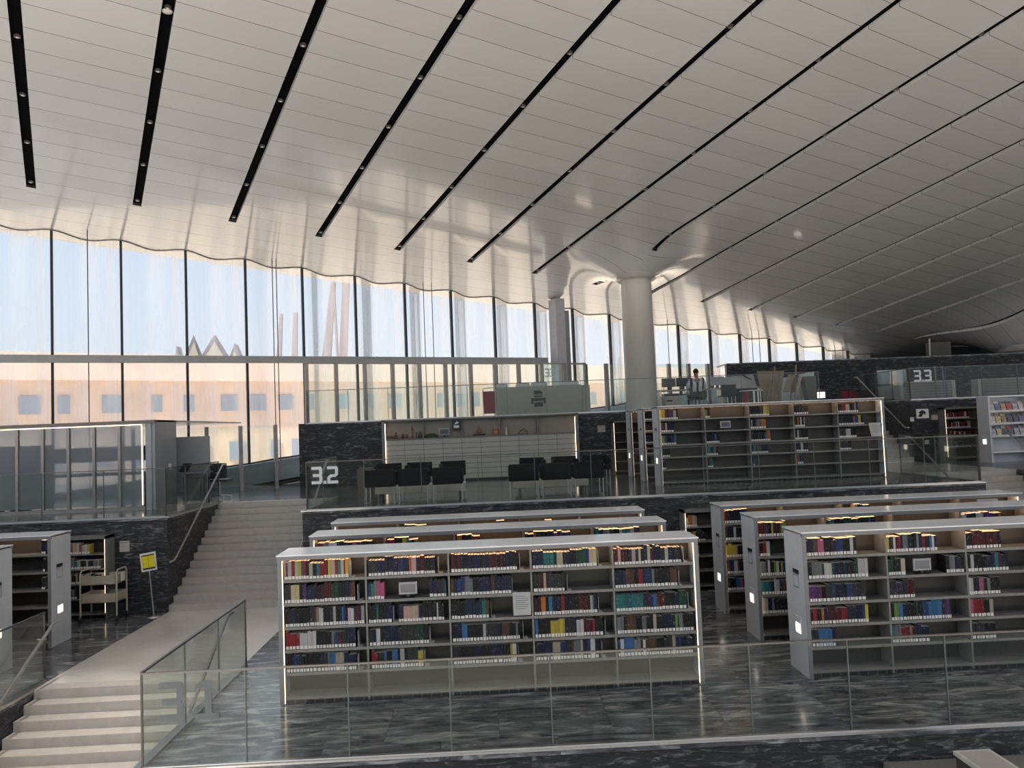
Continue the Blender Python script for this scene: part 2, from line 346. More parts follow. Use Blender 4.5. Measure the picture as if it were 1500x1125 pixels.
ORD = ['first','second','third','fourth','fifth','sixth','seventh','eighth','ninth','tenth','eleventh','twelfth','thirteenth','fourteenth','fifteenth','sixteenth','seventeenth','eighteenth','nineteenth','twentieth',
       'twenty-first','twenty-second','twenty-third','twenty-fourth','twenty-fifth','twenty-sixth','twenty-seventh','twenty-eighth','twenty-ninth','thirtieth']
def slots():
    vis = 0
    for i, s0 in enumerate(SL[:-1]):
        seen = -2.5 < s0 < 32.5
        t = sempty('ceiling', FW(s0, -2.5, cz(s0, -2.5)), AZ) if not seen else thing('ceiling_slot', f'black recessed light slot in the panelled ceiling, {ORD[vis]} counted from the left', 'ceiling slot', FW(s0, -2.5, cz(s0, -2.5)), AZ, 'black slots across the ceiling'); vis += seen
        zb = cz(s0, -2.5); runs = []; w = -2.5; cur = None
        while w > -46:
            on = slot_on(i, w-.125)
            if on and cur is None: cur = w
            if (not on) and cur is not None: runs.append((cur, w)); cur = None
            w -= .25
        runs.append((cur, -46))
        for (wa, wb) in runs:
            m = MB(); w = wa; pts = []
            while w > wb: pts.append(w); w -= (.5 if w > -12 else 3)
            pts.append(wb)
            for a, b in zip(pts, pts[1:]):
                sa, sb = sk(s0, a)-s0, sk(s0, b)-s0
                za, zc = cz(s0+sa, a)-zb+.07, cz(s0+sb, b)-zb+.07
                m.hexa([(sa-HW-.01,a+2.5,za),(sa+HW+.01,a+2.5,za),(sb+HW+.01,b+2.5,zc),(sb-HW-.01,b+2.5,zc)], [(sa-HW-.01,a+2.5,za+.04),(sa+HW+.01,a+2.5,za+.04),(sb+HW+.01,b+2.5,zc+.04),(sb-HW-.01,b+2.5,zc+.04)])
            m.build('slot_channel', M_slot, t)
        w = -2.72; k = 0
        while seen and w > -19:
            if slot_on(i, w-.15) and slot_on(i, w+.15):
                s = sk(s0, w); z = cz(s, w)-zb+.07
                m = MB().lathe([(.055, z-.045), (.06, z), ], 12, s-s0, w+2.5)
                m.lathe([(.022, z-.052), (.03, z-.044)], 10, s-s0, w+2.5, 1)
                m.build('downlight', [M_darksteel, M_steel], t)
            w -= 1.9; k += 1
        if abs(s0-.885) < .3:
            s = sk(s0, -10.2); z = cz(s, -10.2)-zb+.06
            m = MB().lathe([(.03, z-.03), (.085, z-.02), (.09, z)], 20, s-s0, -10.2+2.5); m.build('loudspeaker', mk('speaker_white', (.7,.69,.66), .5), t)
slots()
# ------------------------------------------------------------------ columns
def column(label, s, w, r, zbase, ring):
    p = FW(s, w, zbase); h = cz(s, w)-zbase
    t = thing('column', label, 'column', p)
    MB().lathe([(r, 0), (r, h*.5), (r+.004, h*.5+.002), (r*.97, h+.3)], 40).build('shaft', M_column, t)
    zr = cz(s+ring, w)-zbase
    MB().lathe([(ring-.03, zr+.25), (ring-.03, zr-.02), (ring+.01, zr-.03), (ring+.05, zr+.02)], 40, cap=False).build('collar', mk('collar_metal', (.5,.47,.43), .3), t)
    return t
column('thick round cream column rising through the centre to the ceiling', 15.45, -4.45, .50, Z3, .60)
column('round column with a wide flared head at the right edge', 34.0, -6.0, 1.05, Z4, 1.15)

# ------------------------------------------------------------------ the glass facade
MS = [-9.7, -8.0, -6.3, -4.6, -2.9, -1.18, .54, 2.26, 3.95, 5.67, 7.37, 9.06, 10.73, 12.38, 14.01, 15.62, 17.26, 18.9, 20.55, 22.19, 23.79, 25.44, 27.06, 28.69, 30.26, 31.85, 33.5]
def wave(u): return -.17*math.cos(2*math.pi*u)
def sill(s): return 1.98+.109*s
TB, TT = 5.46, 5.66
for k in range(len(MS)-1):
    a, b = MS[k], MS[k+1]; n = 14
    g = sempty(f'window_{k+1}', FW(a, 0, 0), AZ)
    for nm, lo, hi in (('lower_pane', lambda s: sill(s), lambda s: min(TB, cz(s, 0, 1)) if b < 14.5 else None), ('upper_pane', lambda s: TT, lambda s: cz(s, 0, 1)+.02)):
        if b >= 14.5:
            if nm == 'upper_pane': continue
            hi = lambda s: cz(s, 0, 1)+.02
        m = MB(); vs = []
        for j in range(n+1):
            u = j/n; s = a+(b-a)*u; y = wave(u)
            vs += [(s-a, y, max(lo(s), .2)), (s-a, y, hi(s))]
        m.add(vs, [(2*j, 2*j+2, 2*j+3, 2*j+1) for j in range(n)], 0, True); m.build(nm, M_fglass, g)
    m = MB(); pts = [((b-a)*j/n, wave(j/n), cz(a+(b-a)*j/n, wave(j/n), 1)-.012) for j in range(n+1)]
    m.tube(pts, .016, 5); m.build('head_rail', M_post, g)
    zt = cz(a, 0, 1); zs = sill(a)
    box(-.033, .033, -.26, -.14, zs, zt).build('mullion', M_mull, g)
    m = MB(); m.tube([((b-a)*j/n, wave(j/n), sill(a+(b-a)*j/n)+.02) for j in range(n+1)], .025, 5); m.build('bottom_rail', M_darksteel, g)
struct(box(0, 24.0, -.55, -.28, TB, TT).build('trim_3', M_transom, loc=FW(-9.7, 0, 0), rz=AZ))
# sloping ledge under the glass
m = MB()
for a, b in ((-10, 33.5),):
    za, zb = sill(a), sill(b)
    m.hexa([(a,-.35,za-.62),(b,-.35,zb-.62),(b,.4,zb-.62),(a,.4,za-.62)], [(a,-.35,za-.02),(b,-.35,zb-.02),(b,.4,zb-.0),(a,.4,za-.0)])
    m.hexa([(a,-.45,za-1.2),(b,-.45,zb-1.2),(b,.4,zb-1.2),(a,.4,za-1.2)], [(a,-.45,za-.66),(b,-.45,zb-.66),(b,.4,zb-.63),(a,.4,za-.63)], 1)
    for dz in (.74, .92):
        m.hexa([(a,-.62,za-dz-.03),(b,-.62,zb-dz-.03),(b,-.45,zb-dz-.03),(a,-.45,za-dz-.03)], [(a,-.62,za-dz),(b,-.62,zb-dz),(b,-.45,zb-dz),(a,-.45,za-dz)], 2)
struct(m.build('trim_4', [mk('ledge_grey', (.30,.34,.36), .4), M_darksteel, M_steel], loc=FO, rz=AZ))
# pier beside the facade
p = thing('facade_pier', 'tall light grey square pier in front of the window wall', 'pillar', FW(14.62, -.95, 3.0), AZ)
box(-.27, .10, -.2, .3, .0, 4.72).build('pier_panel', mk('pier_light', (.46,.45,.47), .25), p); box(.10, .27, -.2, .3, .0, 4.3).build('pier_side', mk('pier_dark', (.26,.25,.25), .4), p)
# thin paired cables in front of the glass
for i, (s, wv) in enumerate([(-.3,-.5),(4.70,-.5),(4.82,-.5),(9.62,-.5),(9.92,-.5),(19.8,-.5),(24.2,-.5),(24.6,-.5),(29.1,-.5),(29.6,-.5)]):
    struct(MB().tube([(0,0,0),(0,0,cz(s,wv,1)-sill(s)+.05)], .014, 6).build('trim_5', M_darksteel, loc=FW(s, wv, sill(s)-.03)))
# glass wind screen on posts, lower run on level 3.2, upper run on level 3.3
def screen(label, ss, zb, h, frame_to=None, group=None):
    s0 = ss[0]; t = thing('glass_screen', label, 'glass screen', FW(s0, -2.5, zb), AZ)
    for s in ss: box(s-s0-.045, s-s0+.045, -.09, .06, 0, h).build('post', M_post, t)
    for a, b in zip(ss, ss[1:]): box(a-s0+.05, b-s0-.05, -.008, .006, .04, h-.01).build('glass_panel', M_screen, t)
    if frame_to: box(0, frame_to-s0, -.05, .05, h, h+.05).build('top_rail', M_post, t)
    return t
screen('row of bronze posts with clear glass beside the stairs, before the facade', [.72, 1.6, 2.5, 3.37, 4.3], Z2, 1.77)
screen('long upper row of bronze posts and glass in front of the window wall', [5.20+.855*k for k in range(12)], Z3, 1.70, 14.62)
screen('short run of pale posts and glass behind the column and desks', [15.45+.9*k for k in range(6)], Z3, 1.73)
# ------------------------------------------------------------------ outside
struct(box(-300, 500, 38, 700, -6.2, -6).build('floor', M_sand, loc=(0,0,0)))
struct(MB().prism([(-60,15),(-24,15),(30,41),(30,60),(-60,60)], -6.1, -2.2, 'z').build('floor', M_sand))
def outside_building():
    az = R(36.6); P0 = Vector((-69.8, 66.1, -2.5)); 
    t = thing('distant_building', 'beige sandstone campus building with small square windows beyond the glass', 'building', P0, az)
    L_, H1 = 170, 12.5
    box(0, L_, 0, 30, 0, H1).build('lower_storeys', M_facade, t)
    box(-.5, L_+.5, -.9, 30, H1, H1+2.9).build('parapet_storey', mk('sandstone_light', (.60,.48,.41), .9, var=.06, scale=.3), t)
    k = 0
    for zz, h in ((9.0, 1.9), (3.2, 2.2)):
        x = 15
        while x < 118 and k < 96:
            w = random.choice([1.1, 1.1, 1.9]); box(x, x+w, -.12, .05, zz, zz+h).build('window', M_winout, t); x += w+random.choice([1.6, 2.4, 3.1]); k += 1
    return t
outside_building()
def gable(x, y, z, w, h, rz, label):
    t = thing('pointed_roof_light', label, 'roof', (x, y, z), rz)
    MB().prism([(-w/2,0),(w/2,0),(w*.02,h)], 0, 3, 'y').build('dark_gable_frame', mk('gable_frame', (.07,.065,.085), .8), t)
    MB().prism([(-w/2+.8,0),(w/2-.9,0),(w*.02,h-1.3)], -.15, 1.0, 'y').build('gable_infill', mk('gable_infill', (.22,.21,.16), .8), t)

gable(-54.5, 150, 14.5, 6.6, 8.4, R(20), 'left of the two tall pointed grey gables rising behind the building')
gable(-50.7, 150, 14.5, 9.8, 8.3, R(12), 'widest pointed grey gable rising behind the building')
gable(-46.9, 150, 14.5, 5.2, 6.5, R(5), 'low pointed grey gable right of the widest gable')
gable(-57.6, 150, 14.5, 2.4, 6.4, R(5), 'smallest grey pointed gable, leftmost behind the building')
M_mast = mk('pale_mast', (.13,.11,.125), .8)
def mast(x0, x1, z1, w0, w1, label):
    yy = 150 if w0 > .6 else 146; a = Vector((x0+(x0-x1)*20/(z1-14), yy, -6)); b = Vector((x1, yy, z1)); t = MB()
    t.hexa([a+Vector(v) for v in ((-w0/2,-.5,0),(w0/2,-.5,0),(w0/2,.5,0),(-w0/2,.5,0))], [b+Vector(v) for v in ((-w1/2,-.3,0),(w1/2,-.3,0),(w1/2,.3,0),(-w1/2,.3,0))])
    o = t.build('leaning_mast', M_mast); tag(o, label, 'mast')
mast(-38.9, -38.0, 26.3, 2.0, .5, 'leftmost leaning pale mast beyond the window wall')
mast(-35.9, -35.3, 26.4, 2.0, .7, 'short leaning mast, second from the left, beyond the window wall')
mast(-30.2, -28.1, 31.8, 2.8, .9, 'tall leaning pale mast with the widest foot beyond the glass')
mast(-26.9, -25.7, 31.9, 1.7, 1.3, 'tall nearly upright mast, rightmost beyond the glass')
mast(-26.9, -27.3, 31.7, .5, .3, 'thin dark cable mast between the two tall masts')

# unseen spotlights added below the ceiling to brighten the lower stairs and landing
for i, (x, y, pw) in enumerate(((-5.6, 9.3, 1500), (-4.3, 8.6, 1100), (-3.5, 11.8, 500))):
    ld = bpy.data.lights.new('added_stair_spot', 'SPOT'); ld.energy = pw; ld.color = (1, .93, .84); ld.spot_size = R(26); ld.spot_blend = .6; ld.shadow_soft_size = .12
    lo = bpy.data.objects.new('added_stair_spot', ld); COL.objects.link(lo)
    s_ = (x-FO[0])*math.cos(AZ)+(y-FO[1])*math.sin(AZ); w_ = -(x-FO[0])*math.sin(AZ)+(y-FO[1])*math.cos(AZ)
    lo.location = (x, y, cz(s_, w_)-.12)
# ------------------------------------------------------------------ glass guards
def digit(m, ch, x, z, h, th, mi=0, d0=-.012, d1=-.004):
    w = h*.62; r = th
    def b(x0,x1,z0,z1): m.box(x+x0, x+x1, d0, d1, z+z0, z+z1, mi)
    if ch == '3':
        b(0,w-r*.5,h-th,h); b(w*.12,w-r*.5,h/2-th/2,h/2+th/2); b(0,w-r*.5,0,th)
        m.prism([(x+w-th,z+th*.5),(x+w-th*.5,z),(x+w,z+th*.6),(x+w,z+h/2-th*.45),(x+w-th*.35,z+h/2),(x+w,z+h/2+th*.45),(x+w,z+h-th*.6),(x+w-th*.5,z+h),(x+w-th,z+h-th*.5)], d0-.001, d1+.001, 'y', mi)
    elif ch == '2':
        b(0,w-r*.5,h-th,h)
        m.prism([(x+w-th,z+h*.55),(x+w,z+h*.48),(x+w,z+h-th*.6),(x+w-th*.5,z+h),(x+w-th,z+h-th)], d0-.001, d1+.001, 'y', mi)
        m.prism([(x+w-th,z+h*.60),(x+w,z+h*.50),(x+w-th*.8,z+h*.38),(x+th*1.6,z+h*.38),(x+th,z+h*.32),(x+th,z),(x,z),(x,z+h*.36),(x+th,z+h*.38+th*.9),(x+w-th*1.2,z+h*.38+th*.9)], d0-.001, d1+.001, 'y', mi)
        b(th*.9,w,0,th)
    elif ch == '1':
        b(w*.42,w*.42+th,th+.0005,h); b(0,w,0,th); m.prism([(x+w*.42,z+h),(x+w*.42,z+h-th*1.0),(x+w*.02,z+h-th*1.25),(x+w*.02,z+h-th*.5)], d0-.001, d1+.001, 'y', mi)
    elif ch == '.': b(0,th,0,th)
def number(parent, txt, x, z, h, mat, y=0):
    m = MB(); th = h*.17; cx = x
    for ch in txt:
        digit(m, ch, cx, z, h, th, 0, y-.014, y-.007); cx += (th*1.35 if ch in '. ' else h*.62+th*.35)
    m.build('level_number', mat, parent)
M_num = mk('frosted_number', (.66,.70,.72), .6, emit=None)
M_num1 = mk('frosted_number_dim', (.13,.15,.155), .6)
def guard(label, a, b, z, cuts=6, h=.93, num=None, end=(1,1)):
    a = Vector((*a, z)); b = Vector((*b, z)); d = b-a; L = d.length; rz = math.atan2(d.y, d.x)
    t = thing('glass_guard', label, 'glass railing', a, rz)
    for k in range(cuts):
        box(L*k/cuts+.006, L*(k+1)/cuts-.006, -.008, .008, .005, h-.01).build('glass_panel', M_glass, t)
        if k: box(L*k/cuts-.006, L*k/cuts+.006, -.009, .009, .01, h-.012).build('panel_joint', mk('joint_green', (.10,.13,.12), .3), t)
    box(-.012, L+.012, -.014, .014, h-.018, h).build('cap_rail', mk('cap_steel', (.13,.125,.12), .3, .8), t)
    box(0, L, -.022, .022, .0, .025).build('base_channel', M_steel, t)
    m = MB()
    if end[0]: m.box(-.012, .004, -.01, .01, 0, h-.02)
    if end[1]: m.box(L-.004, L+.012, -.01, .01, 0, h-.02)
    if m.v: m.build('end_trim', M_darksteel, t)
    if num: number(t, *num)
    return t
guard('long clear glass guard with steel cap along the lowest front terrace, marked 3.1', (-3.50,8.10), (9.6,8.10), 0, 13, num=('3 1', .17, .45, .38, M_num1))
guard('glass guard running back from the corner marked 3.1 beside the lower stairs', (-3.52,8.14), (-3.52,11.5), 0, 3)
guard('glass guard at the far left, beside the lower stairs and left bookcases', (-6.17,8.12), (-6.17,11.25), 0, 3)
guard('glass guard along the front of the middle terrace, marked 3.2', (-3.50,15.40), (9.62,15.40), Z2, 12, num=('3.2', .10, .50, .33, M_num))
guard('short glass guard at right angles to the 3.2 corner beside the upper stairs', (-3.50,15.44), (-3.50,18.4), Z2, 2)
guard('glass guard in front of the frosted room on the left terrace', (-20,15.40), (-6.17,15.40), Z2, 12)
guard('glass guard above the dark wall, left of the upper stairs', (-6.17,15.44), (-6.17,18.4), Z2, 3)
guard('glass guard at the right end of the middle terrace facing the right stairs', (9.62,15.44), (9.62,18.4), Z2, 2)
guard('glass guard along the upper terrace above the drawer cabinet', (-5.05,22.66), (9.6,22.66), Z3, 13)
guard('glass guard on the upper right terrace, marked 3.3', (12.28,22.66), (25,22.66), Z3, 12, num=('3.3', .12, .52, .34, M_num))
guard('short glass guard running back above the upper right stairs', (12.28,22.7), (12.28,25.7), Z3, 3)
guard('glass guard on the lower front terrace at the far left', (-14,8.10), (-6.2,8.10), 0, 8)
# 33 on the pier
pn = thing('level_sign', 'pale number 33 on glass in front of the grey pier', 'sign', FW(13.68, -1.25, 4.86), AZ)
box(-.05, .62, 0, .012, -.3, .6).build('sign_glass', M_screen, pn); number(pn, '33', .06, .05, .30, mk('number_pale', (.7,.72,.72), .6))
def handrail(label, a, b, off):
    a = Vector(a); b = Vector(b); t = thing('handrail', label, 'handrail', a); d = b-a
    u = d.normalized(); hz = Vector((0, u.y, 0))*.22
    MB().tube([tuple(Vector((0,0,0))-hz), (0,0,0), tuple(d), tuple(d+hz)], .021, 10).build('rail', M_steel, t)
    for f in (.06, .5, .94):
        p = d*f; MB().tube([p+Vector((off,0,-.07)), p+Vector((0,0,-.07)), p], .009, 6).build('bracket', M_steel, t)
    return t
handrail('sloping steel handrail fixed inside the glass guard marked 3.1', (-3.66,8.3,-.82), (-3.66,11.2,.78), .12)
handrail('sloping steel handrail on the far left guard of the lower stairs', (-6.02,8.3,-.82), (-6.02,11.2,.78), -.12)
handrail('sloping steel handrail on the dark wall left of the upper stairs', (-6.02,15.4,.95), (-6.02,18.25,2.62), -.10)
handrail('sloping steel handrail right of the upper stairs below the 3.2 corner', (-3.68,15.4,.95), (-3.68,18.25,2.62), .10)
handrail('sloping steel handrail on the stone wall above the upper right stairs', (12.12,22.8,2.75), (12.12,25.6,4.4), .10)
handrail('sloping steel handrail beside the right lower stairs', (12.12,15.4,.95), (12.12,18.25,2.62), .10)
handrail('sloping steel handrail on the left side of the right lower stairs', (9.80,15.4,.95), (9.80,18.25,2.62), -.12)

# ------------------------------------------------------------------ bookcases
SH = [.09, .37, .64, .91, 1.19, 1.47]
def bookcase(label, nb=5, d=.60):
    t = thing('bookcase', label, 'bookcase', (0,0,0), 0, None)
    W_ = nb*1.0
    for x0, x1, sgn in ((-.05, 0.0, -1), (W_, W_+.05, 1)):
        e = box(x0, x1, 0, d, 0, 1.735).build('end_panel', M_case, t)
        xs = x0-.006 if sgn < 0 else x1
        box(xs, xs+.006, .16, .34, 1.235, 1.285).build('label_plate', M_black, e)
        m = MB(); xx = xs if sgn > 0 else xs
        for (ya,yb,za,zb) in ((.16,.34,1.06,1.07),(.16,.17,1.06,1.225),(.33,.34,1.06,1.225),(.16,.34,1.215,1.225)): m.box(xx, xx+.006, ya, yb, za, zb)
        m.build('card_frame', M_steel, e)
        box(xs-.004 if sgn < 0 else xs, xs+.006 if sgn < 0 else xs+.01, .16, .34, .50, .70).build('light_frame', M_case, e)
        box(xs-.008 if sgn < 0 else xs+.008, xs-.003 if sgn < 0 else xs+.014, .175, .325, .50, .62).build('lit_sign', M_ledw, e)
    box(-.06, W_+.06, -.022, d+.022, 1.762, 1.775).build('top_panel', M_top, t)
    for ya, yb in ((-.02, .03), (d-.03, d+.02)): box(-.052, W_+.052, ya, yb, 1.715, 1.762).build('fascia', M_fascia, t)
    for xa in (-.051, W_+.001): box(xa, xa+.05, -.006, .0, 0, 1.715).build('edge_trim', M_fascia, t)
    for k in range(1, nb): box(k-.011, k+.011, .015, d-.015, .02, 1.72).build('upright', M_shelf, t)
    for k in range(nb):
        for i, z in enumerate(SH):
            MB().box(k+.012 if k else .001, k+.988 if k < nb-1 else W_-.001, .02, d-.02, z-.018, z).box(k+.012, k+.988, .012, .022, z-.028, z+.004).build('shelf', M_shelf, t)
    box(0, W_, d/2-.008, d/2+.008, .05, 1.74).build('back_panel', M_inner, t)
    MB().box(0, W_, .05, .065, 0, .065).box(0, W_, d-.065, d-.05, 0, .065).build('kick_plate', M_kick, t)
    for x in (.0005, W_-.0045): box(x, x+.004, .012, .034, .02, 1.70).build('light_strip', M_led, t)
    box(.03, W_-.03, .036, .056, 1.715, 1.735).build('top_light_strip', M_ledtop, t)
    return t
M_ledtop = mk('warm_led_soft', (1,.8,.6), .5, emit=(1,.62,.36), es=5.0)
def kick():
    m, t, p = principled('kick_vent'); N = t.nodes.new; L = t.links.new
    g = N('ShaderNodeTexCoord'); w = N('ShaderNodeTexWave'); w.inputs['Scale'].default_value = 2.7; w.bands_direction = 'X'; L(g.outputs['Object'], w.inputs[0])
    r = N('ShaderNodeValToRGB'); r.color_ramp.elements[0].position = .02; r.color_ramp.elements[0].color = (.09,.085,.07,1); r.color_ramp.elements[1].position = .06; r.color_ramp.elements[1].color = (.02,.019,.017,1)
    L(w.outputs['Fac'], r.inputs[0]); L(r.outputs[0], p.inputs['Base Color']); return m
M_kick = kick()
def copy_tree(o, parent=None):
    c = o.copy(); COL.objects.link(c)
    if parent: c.parent = parent
    for ch in list(o.children): copy_tree(ch, c)
    return c
BC = [('A', (-2.54, 9.75, 0), 'nearest centre bookcase, five bays full of books, behind the 3.1 glass guard'),
      ('A2', (-2.54, 11.50, 0), 'second centre bookcase, mostly hidden behind the nearest centre bookcase'),
      ('A3', (-2.54, 13.08, 0), 'third centre bookcase, farthest of the centre row on the lower terrace'),
      ('B', (3.85, 9.75, 0), 'nearest right bookcase with grey end panel, cut by the right edge'),
      ('B2', (3.85, 11.50, 0), 'second right bookcase, its grey end panel behind the nearest right bookcase'),
      ('B3', (3.85, 13.16, 0), 'third right bookcase, farthest of the right row on the lower terrace'),
      ('D', (3.82, 17.53, Z2), 'wide sparsely filled bookcase on the middle terrace behind glass'),
      ('D2', (3.82, 19.30, Z2), 'bookcase directly behind the sparsely filled bookcase on the middle terrace'),
      ('D3', (3.82, 21.00, Z2), 'rear bookcase of the middle terrace, only its end panel showing'),
      ('L1', (-12.10, 13.06, 0), 'nearly empty left bookcase with grey end panel beside the book cart'),
      ('L0', (-12.10, 11.42, 0), 'bookcase at the very left edge, only its grey end panel showing')]
proto = bookcase(BC[0][2]); proto.location = BC[0][1]
for key, loc, lab in BC[1:]:
    c = copy_tree(proto); c.location = loc; c['label'] = lab

# ------------------------------------------------------------------ books
PAL0 = {'black': (.012,.012,.014), 'navy': (.012,.02,.06), 'charcoal': (.035,.037,.042), 'maroon': (.09,.012,.018), 'red': (.28,.02,.03), 'dark blue': (.02,.05,.16), 'blue': (.05,.18,.42),
       'teal': (.03,.18,.19), 'dark green': (.015,.07,.04), 'green': (.16,.32,.06), 'yellow': (.62,.48,.06), 'orange': (.50,.17,.04), 'grey': (.20,.21,.22), 'white': (.58,.57,.55), 'cream': (.50,.43,.32), 'purple': (.11,.04,.16), 'pink': (.45,.12,.22), 'brown': (.11,.06,.035)}
PAL = {k: tuple(c*.55 if sum(v) < 1.2 else c*.60 for c in v) for k, v in PAL0.items()}
WT = {'black': 34, 'navy': 20, 'charcoal': 12, 'maroon': 8, 'red': 5, 'dark blue': 8, 'blue': 4, 'teal': 4, 'dark green': 3, 'green': 2, 'yellow': 2, 'orange': 2, 'grey': 6, 'white': 6, 'cream': 4, 'purple': 3, 'pink': 2, 'brown': 4}
def cover_mat(name, use_attr):
    m, t, p = principled(name); N = t.nodes.new; L = t.links.new
    if use_attr:
        a = N('ShaderNodeVertexColor'); a.layer_name = 'col'; src = a.outputs[0]; g = N('ShaderNodeNewGeometry'); vec = g.outputs['Position']; sc = (60, 60, 16)
    else:
        a = N('ShaderNodeObjectInfo'); src = a.outputs['Color']; g = N('ShaderNodeTexCoord'); vec = g.outputs['Generated']; sc = (1.5, 1, 9)
    mp = N('ShaderNodeMapping'); mp.inputs['Scale'].default_value = sc; L(vec, mp.inputs[0])
    if not use_attr:
        cb = N('ShaderNodeCombineXYZ'); mm = N('ShaderNodeMath'); mm.operation = 'MULTIPLY'; mm.inputs[1].default_value = 37; L(a.outputs['Random'], mm.inputs[0])
        for i in range(3): L(mm.outputs[0], cb.inputs[i])
        L(cb.outputs[0], mp.inputs['Location'])
    n = N('ShaderNodeTexNoise'); n.inputs['Scale'].default_value = 1.3; n.inputs['Detail'].default_value = 2; L(mp.outputs[0], n.inputs['Vector'])
    r = N('ShaderNodeMapRange'); r.inputs[1].default_value = .64; r.inputs[2].default_value = .68; r.inputs[3].default_value = 0; r.inputs[4].default_value = .22; L(n.outputs['Fac'], r.inputs[0])
    mx = N('ShaderNodeMixRGB'); L(r.outputs[0], mx.inputs[0]); L(src, mx.inputs[1]); mx.inputs[2].default_value = (.55,.52,.46,1)
    L(mx.outputs[0], p.inputs['Base Color']); p.inputs['Roughness'].default_value = .55; p.inputs['Specular IOR Level'].default_value = .25; return m
M_cover = cover_mat('book_cover', False); M_coverA = cover_mat('book_covers_mixed', True)
M_pages = mk('book_pages', (.72,.66,.56), .8); M_tag = mk('spine_tag', (.62,.61,.58), .6)
bookproto = MB().box(-.5,-.42, 0,1, 0,1, 0).box(.42,.5, 0,1, 0,1, 0).box(-.42,.42, 0,.06, 0,1, 0).box(-.42,.42, .06,.97, .015,.985, 1).build('book', [M_cover, M_pages])
tagproto = box(-.40,.40, -.012,-.001, .03,.20).build('spine_tag', M_tag, bookproto)
RB = random.Random(11)
def rndcol(run):
    if run and RB.random() < .45: return run
    ks = list(WT); return RB.choices(ks, [WT[k] for k in ks])[0]
IND = []; BULK = []
def row(origin, L_, where=None, thick=.036, hmin=.185, hmax=.232, cols=None, depth=.17):
    """a run of books from origin to the right along X"""
    x = 0; n = 0; run = None; h = RB.uniform(hmin, hmax)
    while True:
        w = max(.016, RB.gauss(thick, thick*.28))
        if x+w > L_: break
        if RB.random() < .35: h = RB.uniform(hmin, hmax)
        run = RB.choice(cols) if cols else rndcol(run)
        rec = dict(p=(origin[0]+x+w/2, origin[1]+RB.uniform(0,.008), origin[2]), s=(w-.0012, depth, min(hmax+.02, h+RB.uniform(-.004,.004))), c=run, where=where, n=n)
        (IND if where else BULK).append(rec); x += w; n += 1
    return x
BAYF = {  # filled stretches of every shelf of a bay, top shelf first, as in the photograph
 'A': [[[(0,.80)],[(0,.89)],[(0,.975)],[(0,.88)],[(0,.87)]],
       [[(.01,.87)],[(0,.24),(.74,.975)],[(0,.31),(.36,.93)],[(0,.74)],[(.02,.67)]],
       [[(.01,.86)],[(0,.76)],[(0,.49)],[(0,.87)],[(0,.80)]],
       [[(0,.82)],[(0,.43)],[(0,.80)],[(0,.87)],[(0,.82)]],
       [[(0,.87)],[(0,.80)],[(0,.90)],[(0,.97)],[(0,.97)]]],
 'B': [[[(0,.68)],[(0,.80)],[(0,.75)],[(0,.74)],[(0,.34)]],
       [[(0,.66)],[(0,.25),(.73,.975)],[(0,.38)],[(0,.79)],[(0,.50)]],
       [[(0,.47)],[(0,.56)],[(0,.42)],[(0,.34)],[(0,.32)]],
       [[(0,.6)],[(0,.4)],[(0,.5)],[(0,.5)],[(0,.2)]]],
 'B2': [[[(0,.45)],[(0,.20)],[(0,.8)],[(0,.6)],[(0,.7)]],[[(.05,.75)],[],[],[],[]],[[],[],[],[],[]],[[(0,.65)],[],[],[],[]],[[(.1,.8)],[],[],[],[]]],
 'B3': [[[(0,.42)],[(0,.45)],[(0,.6)],[(0,.55)],[(0,.5)]],[[],[],[],[],[]],[[(.2,.5)],[],[],[],[]]],
 'A2': [[[(.03,.86)],[],[],[],[]],[[(.02,.5)],[],[],[],[]],[[(.02,.42)],[],[],[],[]],[[(0,.7)],[],[],[],[]],[[(.02,.68)],[],[],[],[]]],
 'A3': [[[],[],[],[],[]],[[(.1,.5)],[],[],[],[]],[[(.6,.8)],[],[],[],[]],[[(.4,.55)],[],[],[],[]]],
 'D': [[[(0,.42)],[(0,.33)],[(0,.37)],[(0,.20)],[(0,.12)]],[[(0,.14)],[],[(0,.32)],[(0,.30)],[(0,.17)]],
       [[(0,.50)],[(0,.42)],[(0,.47)],[(0,.40)],[(.02,.10)]],[[(0,.36)],[(0,.26)],[(0,.34)],[(0,.32)],[(.02,.19)]],[[(0,.50)],[(0,.60)],[(0,.46)],[(0,.31)],[]]],
 'D2': [[[(0,.9)],[(0,.9)],[(0,.9)],[(0,.7)],[(0,.8)]]],
 'L1': [[[],[],[],[],[]]]*3+[[[],[(.0,.15)],[],[],[]], [[(.86,.97)],[(.88,.97)],[(.86,.97)],[],[]]],
}
SN = ['top','second','third','fourth','lowest filled']
for key, loc, lab in BC:
    for bi, bay in enumerate(BAYF.get(key, [])):
        for si, runs in enumerate(bay):
            z = loc[2]+SH[5-si]+.001; start = 0
            for (a, b) in runs:
                ind = (key == 'A' and si < 3)
                th = .036 if key in 'AB' else .038
                x0 = loc[0]+bi+(.02 if bi or a else .022)+a
                cols = None
                if key == 'A' and si == 0 and bi == 0: cols = ['cream','red','red','yellow','teal','navy','black','purple','cream']
                if key == 'A' and si == 0 and bi in (2,): cols = ['black','navy','charcoal','black','maroon','maroon','navy']
                if key == 'A' and si == 0 and bi == 4: cols = ['maroon','black','black','charcoal','navy','cream']
                row((x0, loc[1]+.03, z), b-a-.02, (bi, si, (a > .3)) if ind else None, th, cols=cols)
# books counted per shelf so that every label names its place
cnt = {}
for r in IND:
    k = r['where'][:2]; cnt[k] = cnt.get(k, 0)+1; r['ord'] = cnt[k]
